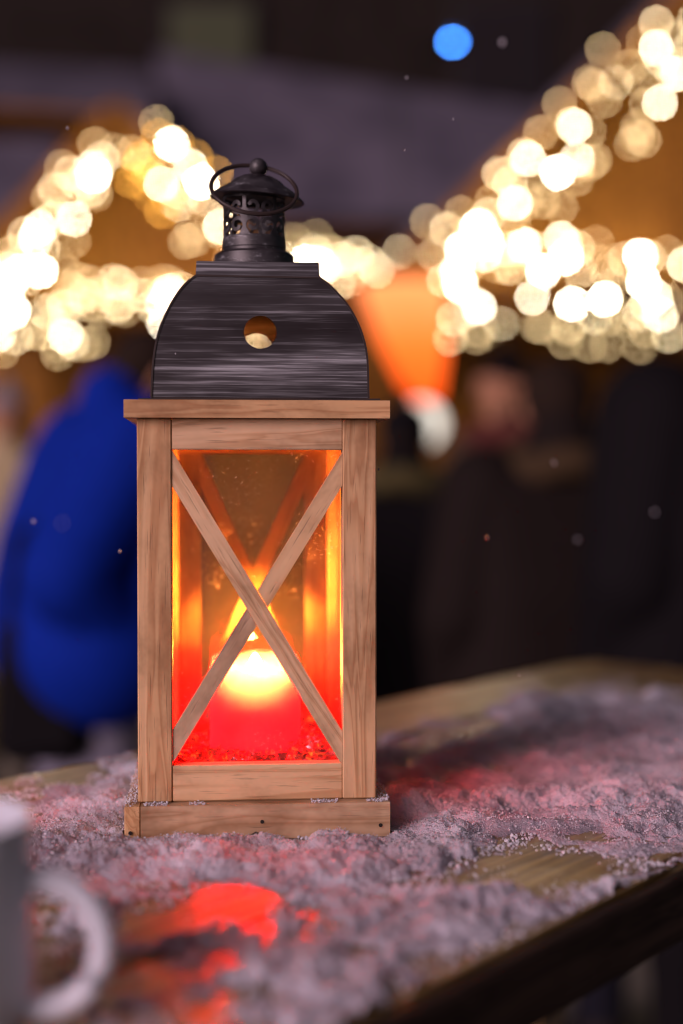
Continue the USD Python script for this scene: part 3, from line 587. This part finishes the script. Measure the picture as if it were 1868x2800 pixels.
def low_hut(label, ridge, eave, wall_z=0.0, extra=None):
    """A hut seen along its side: the snowy roof slope, shade painted in, faces the market lane."""
    r0, r1, e0, e1 = [np.array(q) for q in (*ridge, *eave)]
    c = (e0 + e1) / 2 * [1, 1, 0]
    h = thing('market_hut', label, 'hut', c)
    r0, r1, e0, e1 = r0 - c, r1 - c, e0 - c, e1 - c
    slab(h, 'roof', [e0, e1, r1, r0], 0.05, 'hut_wood')
    n = np.cross(e1 - e0, r0 - e0); n /= np.linalg.norm(n)
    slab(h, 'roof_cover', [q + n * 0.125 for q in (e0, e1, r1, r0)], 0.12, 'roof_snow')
    back = [q * [1, 1, 1] + [0, 2 * (r0[1] - e0[1]), 0] for q in (e0, e1)]
    slab(h, 'roof', [r0, r1, back[1], back[0]], 0.05, 'hut_wood')
    zt = min(e0[2], e1[2]) - 0.08
    for k in range(10):
        zz = zt * (k + 0.5) / 10
        board(h, 'front_board', (e0 * [1, 1, 0] + [0.15, 0.35, zz], e1 * [1, 1, 0] + [-0.15, 0.35, zz]), zt / 10 - 0.008, 0.03, 'hut_wood')
    for q, s_ in ((e0, 1), (e1, -1)):
        board(h, 'post', (q * [1, 1, 0] + [s_ * 0.1, 0.3, 0], q * [1, 1, 0] + [s_ * 0.1, 0.3, zt]), 0.1, 0.1, 'hut_wood', wdir=(1, 0, 0))
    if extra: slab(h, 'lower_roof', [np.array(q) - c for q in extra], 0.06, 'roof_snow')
    return h
low_hut('hut farther back whose snowy roof slope, shade painted in, shows between the two front huts', (P(430, 175, 12.4), P(1560, 345, 12.4)), (P(440, 600, 11.0), P(1620, 650, 11.0)))
low_hut('hut with a narrow snowy roof edge, shade painted in, far back at the upper left', (P(-420, 185, 12.6), P(415, 235, 12.6)), (P(-420, 262, 10.6), P(430, 318, 10.6)), extra=(P(-420, 600, 9.9), P(170, 600, 9.9), P(170, 380, 10.6), P(-420, 370, 10.6)))

house = thing('house', 'tall dark house with dim windows behind the market huts', 'house', (0, 17, 0))
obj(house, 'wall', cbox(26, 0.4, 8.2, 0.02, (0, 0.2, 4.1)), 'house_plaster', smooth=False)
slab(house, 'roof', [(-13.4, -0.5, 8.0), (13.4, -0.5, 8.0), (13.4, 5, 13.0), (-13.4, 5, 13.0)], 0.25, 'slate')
for k, xx in enumerate((-8.6, -5.2, -1.55, 1.9, 5.4, 8.8)):
    for zz in (2.1, 5.35):
        w = obj(house, 'window', cbox(1.12, 0.10, 1.5, 0.01, (xx, -0.03, zz + 0.75)), 'slate', smooth=False)
        obj(w, 'pane', cbox(0.96, 0.02, 1.34, 0.004, (xx, -0.092, zz + 0.75)), 'window_glow_green' if (k, zz) == (2, 5.35) else 'dark_pane', smooth=False)

# ------------------------------------------------------------------ strings of lights
BR = 0.0098
bulb_mesh = trimesh.creation.icosphere(2, BR)
def string(label, bulbs, d, order='x'):
    """bulbs: (px, py, kind). Each bulb hangs on the wire; they differ a little in distance."""
    s = thing('light_string', label, 'string lights')
    g = np.random.default_rng(len(bulbs)); extra = []
    for px, py, kind in bulbs:
        if g.random() < 0.42: extra.append((px + g.normal() * 26, py + g.normal() * 20, {'v': 'm', 'b': 'm', 'm': 'd', 'd': 'd', 'a': 'e'}[kind] if g.random() < 0.6 else ('e' if kind == 'a' else 'd')))
    bulbs = list(bulbs) + extra
    pos = []
    for k, (px, py, kind) in enumerate(bulbs):
        dd = d - 0.18 + 0.22 * ((k * 0.618) % 1)
        p = P(px, py, dd); pos.append((p, kind))
    for p, kind in pos:
        m = bulb_mesh.copy(); m.apply_translation(p)
        obj(s, 'bulb', m, {'d': 'bulb_dim', 'm': 'bulb_soft', 'b': 'bulb_full', 'v': 'bulb_strong', 'a': 'bulb_amber', 'e': 'bulb_amber_dim'}[kind], smooth=True)
    ps = [p for p, _ in pos]
    ps.sort(key=lambda p: p[0] if order == 'x' else p[2])
    ws = [tube([a + [0, 0.0, BR + .002], (a + b) / 2 + [0, 0.02, BR - 0.006], b + [0, 0.0, BR + .002]], 0.0022, 4) for a, b in zip(ps[:-1], ps[1:]) if np.linalg.norm(a - b) > 0.01]
    obj(s, 'wire', trimesh.util.concatenate(ws), 'wire', smooth=False)
c1 = lambda pts: [(x / 2.8, 280 + y / 2.8, k) for x, y, k in pts]
c2 = lambda pts: [(760 + x / 2.8, 600 + y / 2.8, k) for x, y, k in pts]
c3 = lambda pts: [(1160 + x / 2.2147, 560 + y / 2.2147, k) for x, y, k in pts]
c4 = lambda pts: [(1100 + x / 2.0417, y / 2.0417, k) for x, y, k in pts]
string('string of warm white bulbs up the left slope of the small hut gable', c1([(725, 320, 'd'), (880, 370, 'd'), (1010, 385, 'd'), (590, 440, 'm'), (780, 430, 'm'), (720, 560, 'v'), (700, 500, 'b'), (540, 540, 'm'), (620, 630, 'm'), (700, 670, 'm'), (730, 700, 'd'), (450, 610, 'd'), (420, 668, 'm'), (375, 730, 'd'),
    (390, 900, 'm'), (565, 890, 'b'), (300, 960, 'b'), (190, 1010, 'm'), (270, 1040, 'b'), (560, 1060, 'd'), (330, 1120, 'm'), (60, 1160, 'd'), (130, 1230, 'm'), (310, 1290, 'v'), (150, 1300, 'v'), (60, 1400, 'v'), (100, 1600, 'v'), (20, 1500, 'b'), (-60, 1330, 'b'), (-90, 1500, 'm'), (-120, 1420, 'b'), (-200, 1620, 'm'), (-60, 1700, 'm')]), DH - 0.3, 'z')
string('string of amber and warm white bulbs down the right slope of the small hut gable', c1([(1197, 155, 'd'), (1215, 255, 'a'), (1310, 320, 'v'), (1350, 310, 'a'), (1080, 430, 'a'), (1010, 600, 'a'), (1060, 480, 'a'), (1130, 450, 'd'), (1235, 625, 'b'), (1200, 390, 'm'), (1240, 830, 'a'), (1370, 780, 'm'), (1460, 490, 'b'),
    (1540, 610, 'v'), (1290, 740, 'a'), (1400, 700, 'm'), (1470, 970, 'd'), (1490, 1050, 'd'), (1580, 740, 'm'), (1600, 880, 'm'), (1650, 540, 'a'), (1500, 420, 'a'), (1150, 560, 'a'), (1690, 950, 'b'), (1760, 1040, 'm'), (1830, 1130, 'm')]), DH - 0.3, 'z')
string('string of warm white bulbs along the eave of the small hut, left of the lantern', c1([(500, 1300, 'd'), (530, 1420, 'd'), (640, 1480, 'm'), (490, 1560, 'm'), (350, 1600, 'm'), (430, 1560, 'd'), (510, 1640, 'm'), (500, 1790, 'b'), (120, 1800, 'm'), (310, 1770, 'd'), (640, 1850, 'd'), (440, 1920, 'd'), (240, 1760, 'd'), (690, 1380, 'd'),
    (870, 1370, 'm'), (920, 1390, 'm'), (880, 1490, 'b'), (1090, 1390, 'd'), (1090, 1480, 'm'), (1250, 1370, 'd'), (1300, 1450, 'b'), (1250, 1540, 'v'), (1380, 1430, 'm'), (1180, 1560, 'm'), (1260, 1690, 'b'), (730, 1470, 'd'), (770, 1600, 'd'), (1400, 1560, 'b'), (1520, 1500, 'm'), (1640, 1440, 'b'), (1750, 1500, 'm'), (1880, 1430, 'b'), (900, 1560, 'm'),
    (-20, 1780, 'b'), (-140, 1760, 'm'), (20, 1900, 'd'), (-100, 1870, 'd')]), DH - 0.05)
string('string of warm white bulbs between the huts, right behind the chimney', c2([(280, 240, 'm'), (210, 330, 'v'), (350, 360, 'b'), (460, 490, 'm'), (380, 230, 'd'), (600, 260, 'm'), (625, 350, 'd'), (700, 330, 'm'), (760, 390, 'm'), (935, 250, 'm'), (500, 300, 'm'), (540, 420, 'd'), (1000, 400, 'm'), (1060, 470, 'm'), (900, 340, 'd'), (855, 410, 'b'), (1110, 320, 'm'), (1025, 795, 'v'), (60, 300, 'm'), (-60, 360, 'b'), (-200, 330, 'm'), (-320, 300, 'b'), (120, 160, 'd'), (300, 330, 'b'), (820, 660, 'd'), (-190, 950, 'm'), (-260, 900, 'd')]), DH)
string('string of warm white bulbs up the slope of the large hut gable, upper right', c4([(1420, 128, 'm'), (1305, 228, 'b'), (1420, 265, 'b'), (1120, 275, 'd'), (1620, 250, 'm'), (1540, 410, 'b'), (1440, 573, 'b'), (1280, 370, 'd'), (1192, 458, 'm'), (1342, 447, 'd'), (1045, 460, 'd'), (1030, 575, 'b'), (1130, 560, 'd'), (880, 580, 'd'), (945, 690, 'm'), (965, 705, 'b'), (1040, 735, 'd'),
    (775, 738, 'd'), (1315, 712, 'd'), (1310, 765, 'd'), (705, 887, 'b'), (977, 885, 'b'), (1075, 890, 'd'), (870, 963, 'v'), (970, 1000, 'd'), (545, 970, 'm'), (605, 1020, 'm'), (500, 1040, 'd'), (630, 1135, 'b'), (885, 1155, 'd'), (690, 1130, 'd'), (330, 1190, 'd'), (480, 1200, 'm'), (430, 1260, 'b'), (250, 1280, 'm'), (220, 1320, 'd'), (620, 1240, 'd'), (1630, 120, 'm')]), DH - 0.3, 'z')
string('thick string of warm white bulbs along the eave of the large hut, right', c3([(325, 140, 'v'), (380, 225, 'v'), (230, 270, 'v'), (100, 380, 'v'), (200, 400, 'v'), (220, 490, 'v'), (60, 300, 'm'), (180, 150, 'm'), (605, 245, 'v'), (650, 260, 'm'), (830, 205, 'b'), (860, 320, 'v'), (930, 260, 'm'), (720, 400, 'v'), (520, 380, 'm'), (450, 370, 'd'), (360, 300, 'b'), (940, 400, 'm'),
    (655, 560, 'b'), (895, 600, 'v'), (1095, 570, 'v'), (1130, 490, 'm'), (1085, 350, 'd'), (1110, 410, 'd'), (1220, 330, 'm'), (1310, 310, 'v'), (1360, 320, 'm'), (1470, 290, 'd'), (1330, 470, 'v'), (1440, 450, 'm'), (1400, 560, 'b'), (1310, 660, 'm'), (1350, 600, 'm'), (1580, 360, 'b'), (1480, 590, 'd'), (1430, 670, 'b'), (1480, 790, 'm'), (1310, 860, 'd'), (1230, 700, 'd'), (1340, 760, 'd'), (1120, 690, 'd'), (1000, 850, 'd'),
    (850, 830, 'd'), (870, 750, 'd'), (1030, 680, 'm'), (720, 740, 'd'), (470, 720, 'm'), (480, 840, 'd'), (330, 620, 'v'), (180, 690, 'm'), (160, 810, 'm'), (330, 760, 'd'), (30, 560, 'm'), (60, 640, 'd'), (1590, 520, 'm'), (1660, 640, 'm')]), DH - 0.05)
bl = thing('blue_lamp', 'small blue lamp shining high up in front of the dark house', 'lamp', P(1238, 115, DH + 0.4))
m = trimesh.creation.icosphere(2, 0.017); m.vertices *= [1.25, 0.5, 0.62]
obj(bl, 'bulb', m, 'blue_lamp', smooth=True)
obj(bl, 'shade', lathe([(0.0, 0.062), (0.03, 0.060), (0.052, 0.026), (0.054, 0.024), (0.031, 0.062), (0, 0.066)], 24), 'dark_metal')
obj(bl, 'cord', tube([(0, 0, 0.064), (0, 0.6, 1.2), (0, 3.0, 3.0)], 0.006, 6), 'wire')

exec_people = True
# ------------------------------------------------------------------ orange lamp
DL = 6.2
ol = thing('hanging_lamp', 'orange glowing cone lamp ending in a white ball, hanging right of the lantern roof', 'lamp', P(1100, 960, DL))
mk('orange_shade', {'t': ('texture_coordinate', {}), 'sp': ('separate_xyz', {}), 'r': ('rgb_ramp', {'ramp': [(0.0, (0.85, 0.085, 0.006)), (0.45, (1.0, 0.19, 0.03)), (1.0, (1.0, 0.42, 0.17))]}), 'mr': ('map_range', {'from_min': -0.2, 'from_max': 0.28}), 'e': ('emission', {'strength': 1.0}), 'd': ('translucent_bsdf', {'color': (0.8, 0.3, 0.1)}), 'x': ('add_closure', {})}, [('t.object', 'sp.vector'), ('sp.z', 'mr.value'), ('mr.result', 'r.fac'), ('r.color', 'e.color'), ('e.emission', 'x.closure1'), ('d.BSDF', 'x.closure2')], surface='x.closure')
emit('white_globe', (1.0, 0.90, 0.78), 1.5)
cone = lathe([(0.0, 0.30), (0.225, 0.29), (0.235, 0.27), (0.20, 0.10), (0.14, -0.06), (0.085, -0.20), (0.0, -0.22)], 40)
cone.vertices[:, 0] *= 0.82; cone.vertices[:, 0] += 0.095 * np.clip((0.3 - cone.vertices[:, 2]) / 0.5, 0, 1)
obj(ol, 'shade', cone, 'orange_shade')
gb = trimesh.creation.icosphere(3, 0.100); gb.apply_translation((0.078, -0.06, -0.318)); obj(ol, 'globe', gb, 'white_globe', smooth=True)
obj(ol, 'cord', tube([(0, 0, 0.3), (0, 0.2, 0.8), (0, 0.5, 1.3)], 0.006, 6), 'wire')

# ------------------------------------------------------------------ people
def seg_hull(chain, n=14):
    out = []
    for (p, r), (q, s) in zip(chain[:-1], chain[1:]):
        a = m3.Manifold.sphere(r, n).translate([float(x) for x in p]); b = m3.Manifold.sphere(s, n).translate([float(x) for x in q])
        out.append(m3.Manifold.batch_hull([a, b]))
    return out
def solid(parts, length=0.03, it=8):
    m = m3.Manifold.batch_boolean(parts, m3.OpType.Add).refine_to_length(length).to_mesh()
    t_ = trimesh.Trimesh(np.array(m.vert_properties)[:, :3], np.array(m.tri_verts), process=True)
    trimesh.smoothing.filter_taubin(t_, iterations=it)
    return t_
def person(label, loc, rotz, height=1.7, jacket='black_cloth', trousers='black_cloth', head_gear='hair', hat='knit_grey', bow=0.0, arms=None, long_coat=False, girth=1.0, lean=0.0, scarf=None):
    """Faces +y before it is turned. arms: for each side (elbow, hand) in units of the height."""
    k = height
    pr = thing('person', label, 'person', loc, rotz)
    LR = rot((1, 0, 0), -lean)
    def V3(x, y, z):
        q = np.array([x, y, z]) * k
        return LR @ (q - [0, 0, 0.52 * k]) + [0, 0, 0.52 * k] if z > 0.56 else q
    arms = arms or {}
    hipz, kz = 0.52, 0.28
    sh = {s: V3(s * 0.108, -0.002, 0.805) for s in (-1, 1)}
    nod = rot((1, 0, 0), -bow - lean)
    D3 = lambda x, y, z: np.array([x, y, z]) * k
    hc = V3(0, 0.0, 0.862) + nod @ D3(0, 0.012, 0.062)
    body = []
    body += seg_hull([(V3(0, 0, 0.80), 0.045 * k), (hc + nod @ D3(0, -0.008, -0.035), 0.034 * k)])
    body.append(m3.Manifold.batch_hull([m3.Manifold.sphere(0.046 * k, 20).translate((hc + nod @ D3(0, -0.008, 0.016)).tolist()), m3.Manifold.sphere(0.041 * k, 20).translate((hc + nod @ D3(0, 0.010, 0.010)).tolist()), m3.Manifold.sphere(0.022 * k, 16).translate((hc + nod @ D3(0, 0.021, -0.046)).tolist())]))
    body += seg_hull([(hc + nod @ D3(0, 0.048, 0.006), 0.0045 * k), (hc + nod @ D3(0, 0.061, -0.013), 0.0075 * k)])                 # nose
    for dz_ in (-0.029, -0.0345): body += seg_hull([(hc + nod @ D3(-0.012, 0.042, dz_), 0.0032 * k), (hc + nod @ D3(0, 0.046, dz_), 0.0042 * k), (hc + nod @ D3(0.012, 0.042, dz_), 0.0032 * k)])
    for s in (-1, 1):
        body += seg_hull([(hc + nod @ D3(s * 0.046, -0.004, 0.008), 0.006 * k), (hc + nod @ D3(s * 0.045, -0.002, -0.013), 0.005 * k)])   # ears
        body += seg_hull([(hc + nod @ D3(s * 0.008, 0.046, 0.016), 0.005 * k), (hc + nod @ D3(s * 0.030, 0.040, 0.016), 0.005 * k)])        # brow
    body += seg_hull([(V3(-0.05, 0, 0.77), 0.05 * k), (V3(0.05, 0, 0.77), 0.05 * k)]) + seg_hull([(V3(0, 0, 0.76), 0.055 * k), (V3(0, 0, 0.53), 0.065 * k)])
    jk = [m3.Manifold.batch_hull([m3.Manifold.sphere(r * k * girth, 18).scale([1, yy, 1]).translate(V3(x * girth, y, z).tolist()) for x, y, z, r, yy in
          ((-0.075, 0, 0.785, 0.062, 1.0), (0.075, 0, 0.785, 0.062, 1.0), (-0.055, 0, 0.66, 0.085, 1.0), (0.055, 0, 0.66, 0.085, 1.0))]),
          m3.Manifold.batch_hull([m3.Manifold.sphere(r * k * girth, 18).translate(V3(x * girth, y, z).tolist()) for x, y, z, r in
          ((-0.055, 0, 0.66, 0.085), (0.055, 0, 0.66, 0.085), (-0.060, 0, (0.36 if long_coat else 0.50 + 0.14 * (girth - 1)), 0.083), (0.060, 0, (0.36 if long_coat else 0.50 + 0.14 * (girth - 1)), 0.083))])]
    jk += seg_hull([(V3(0, -0.004, 0.80), 0.062 * k), (V3(0, -0.006, 0.852), 0.054 * k), (V3(0, -0.012, 0.878), 0.050 * k)])                                    # collar
    for s in (-1, 1):
        el, ha = arms.get(s, ((s * 0.150, -0.02, 0.635), (s * 0.140, 0.055, 0.495)))
        el, ha = V3(*el), V3(*ha)
        body += seg_hull([(sh[s], 0.04 * k), (el, 0.030 * k), (ha, 0.019 * k)])
        jk += seg_hull([(sh[s], 0.056 * k * girth), (el, 0.047 * k * girth), (el + 0.90 * (ha - el), 0.036 * k)])
        d = (ha - el) / np.linalg.norm(ha - el)
        side = np.cross(d, [0, 0, 1.0]); side = side / (np.linalg.norm(side) + 1e-9) if np.linalg.norm(side) > 0.2 else np.array([1.0, 0, 0])
        nrm = np.cross(side, d)
        palm = ha + d * 0.030 * k
        body.append(m3.Manifold.batch_hull([m3.Manifold.sphere(0.010 * k, 10).translate((ha + side * e * 0.013 * k + d * o * k).tolist()) for e in (-1, 1) for o in (0.004, 0.045)]))
        for q_, ln_ in ((-1.0, 0.034), (-0.33, 0.042), (0.33, 0.045), (1.0, 0.040)):
            b0_ = ha + side * q_ * 0.017 * k + d * 0.048 * k
            b1_ = b0_ + d * ln_ * 0.45 * k + nrm * 0.008 * k; b2_ = b1_ + d * ln_ * 0.35 * k + nrm * 0.018 * k
            body += seg_hull([(b0_, 0.0055 * k), (b1_, 0.0051 * k), (b2_, 0.0043 * k)], 8)
        t0_ = ha + side * s * -0.016 * k + d * 0.014 * k
        body += seg_hull([(t0_, 0.0065 * k), (t0_ + (d * 0.02 - side * s * 0.016 + nrm * 0.008) * k, 0.0057 * k), (t0_ + (d * 0.036 - side * s * 0.014 + nrm * 0.018) * k, 0.0048 * k)], 8)
    if scarf:
        sp = [V3(0.066 * math.cos(q), -0.004 + 0.062 * math.sin(q), 0.838 + 0.006 * math.sin(3 * q)) for q in np.linspace(0, 2 * np.pi, 28, endpoint=False)]
        obj(pr, 'scarf', tube(sp, 0.026 * k, 10, True), scarf, smooth=True)
    tr, bt = [], []
    for s in (-1, 1):
        h_, kn, an = V3(s * 0.052, 0, hipz), V3(s * 0.058, 0.012, kz), V3(s * 0.060, -0.008, 0.05)
        body += seg_hull([(h_, 0.058 * k), (kn, 0.036 * k), (an, 0.024 * k), (an + V3(0, 0.07, -0.03), 0.018 * k)])
        tr += seg_hull([(h_, 0.072 * k), (kn, 0.046 * k), (an + V3(0, 0, 0.02), 0.036 * k)])
        bt += [m3.Manifold.batch_hull([m3.Manifold.sphere(0.032 * k, 14).translate((an + V3(0, 0, 0.025)).tolist()), m3.Manifold.sphere(0.030 * k, 14).translate((an + V3(0, -0.014, -0.020)).tolist()), m3.Manifold.sphere(0.026 * k, 14).translate((an + V3(s * 0.006, 0.085, -0.024)).tolist())]).trim_by_plane([0, 0, 1], 0.0)]
    obj(pr, 'body', solid(body, 0.022, 4), 'skin', smooth=60)
    obj(pr, 'jacket' if not long_coat else 'coat', solid(jk, 0.03), jacket, smooth=60)
    obj(pr, 'trousers', solid(tr, 0.03), trousers, smooth=60)
    for b in bt: obj(pr, 'boot', solid([b], 0.03, 3), 'boot', smooth=60)
    cut = lambda mm, nrm_, off: mm.trim_by_plane((nod @ np.array(nrm_)).tolist(), float(nod @ np.array(nrm_) @ hc + off * k))
    hm_ = m3.Manifold.batch_hull([m3.Manifold.sphere(0.052 * k, 20).translate((hc + nod @ D3(0, -0.012, 0.018)).tolist()), m3.Manifold.sphere(0.046 * k, 20).translate((hc + nod @ D3(0, 0.010, 0.018)).tolist()), m3.Manifold.sphere(0.036 * k, 16).translate((hc + nod @ D3(0, -0.025, -0.030)).tolist())])
    n_ = np.array([0, -0.75, 0.66]); n_ /= np.linalg.norm(n_)
    if head_gear == 'hair':
        obj(pr, 'hair', solid([cut(hm_, n_, -0.006)], 0.02, 5), 'hair_dark', smooth=60)
    else:
        hh = hm_ + m3.Manifold.sphere(0.016 * k, 14).translate((hc + nod @ D3(0, -0.01, 0.080)).tolist())
        obj(pr, 'knit_hat', solid([cut(hh, np.array([0, -0.25, 0.968]), 0.012)], 0.02, 4), hat, smooth=60)
        hr = hm_.scale([1, 1, 1])
        obj(pr, 'hair', solid([cut(cut(hm_, np.array([0, -1.0, 0.15]), 0.004), np.array([0, 0.25, -0.968]), -0.012)], 0.02, 4), 'hair_dark', smooth=60)
    return pr
def ground_at(px, d):
    p = P(px, 1305, d); return (p[0], p[1], 0.0)
person('person in a bright blue jacket and grey trousers, hunched forward, left of the lantern', ground_at(225, 3.0), -62, 1.56, 'blue_cloth', 'grey_denim', bow=20, girth=1.42, lean=9,
       arms={-1: ((-0.17, 0.03, 0.625), (-0.10, 0.15, 0.60)), 1: ((0.160, -0.085, 0.64), (0.150, 0.04, 0.545))})
person('person in beige coat and grey knit hat facing the camera, at the far left edge', ground_at(20, 5.4), 188, 1.55, 'beige_cloth', 'olive_cloth', 'hat', 'knit_grey', long_coat=True)
person('person in brown coat, face lit warm, standing right of the orange cone lamp', ground_at(1390, 4.3), 125, 1.585, 'brown_cloth', 'black_cloth', 'hat', 'black_cloth', long_coat=True, scarf='wine_cloth')
person('person in long black coat, back turned, right beside the right lantern post', ground_at(1105, 3.9), 350, 1.42, 'black_cloth', 'black_cloth', 'hat', 'black_cloth', long_coat=True, girth=1.1, scarf='olive_cloth',
       arms={-1: ((-0.15, 0.0, 0.63), (-0.07, 0.13, 0.62)), 1: ((0.15, 0.0, 0.63), (0.07, 0.13, 0.62))})
person('dark haired person in black jacket, back turned, amid the dark crowd on the right', ground_at(1530, 2.9), 8, 1.46, 'dark_brown_cloth', 'navy_cloth', bow=12, girth=1.15, scarf='tan_cloth')
person('person in dark jacket and wine red hat, back turned, cut off by the right edge', ground_at(2005, 2.6), 25, 1.62, 'black_cloth', 'black_cloth', 'hat', 'wine_cloth', girth=1.25)
bg = thing('shoulder_bag', 'black cloth bag hanging at the elbow of the person in blue', 'bag', P(120, 1880, 2.85))
bb = cbox(0.20, 0.11, 0.30, 0.035); bb.vertices[:, 0] *= 1 - 0.5 * (bb.vertices[:, 2] + 0.15); obj(bg, 'bag_body', bb, 'black_cloth', smooth=40)
obj(bg, 'strap', tube([(-0.07, 0, 0.14), (-0.05, 0, 0.30), (0.03, 0.02, 0.39), (0.06, 0, 0.28), (0.07, 0, 0.14)], 0.010, 8), 'black_cloth', smooth=True)

# ------------------------------------------------------------------ falling snowflakes
fk = trimesh.creation.icosphere(1, 1.0); fk.vertices *= [0.6, 0.6, 1.0]
flakes = [(92, 1425, 0.97, 1.9), (328, 1507, 0.90, 1.0), (1515, 1265, 1.05, 2.2), (1332, 1470, 0.95, 1.5), (1580, 1475, 1.15, 2.4), (1375, 115, 1.1, 2.4), (1112, 212, 0.92, 1.1), (1107, 410, 0.85, 0.8), (185, 350, 0.9, 0.9), (1240, 325, 0.87, 0.9), (1035, 1283, 0.82, 0.9), (1420, 1845, 0.9, 0.8), (480, 967, 0.79, 0.5), (1420, 1995, 0.86, 0.5), (1790, 1400, 1.2, 2.2), (170, 1430, 1.5, 2.6)]
for k, (px, py, d, s) in enumerate(flakes):
    m = fk.copy(); m.vertices *= 0.72 * s / 1000; m.vertices += 0.0002 * rng.normal(size=m.vertices.shape) * s; m.vertices = m.vertices @ rot((0, 1, 0), rng.uniform(-25, 25)).T
    m.apply_translation(P(px, py, d))
    tag(obj(None, 'snowflake', m, 'ice_grain', smooth=True), 'tiny snowflake falling through the air', 'snowflake', 'snowflakes falling round the lantern')
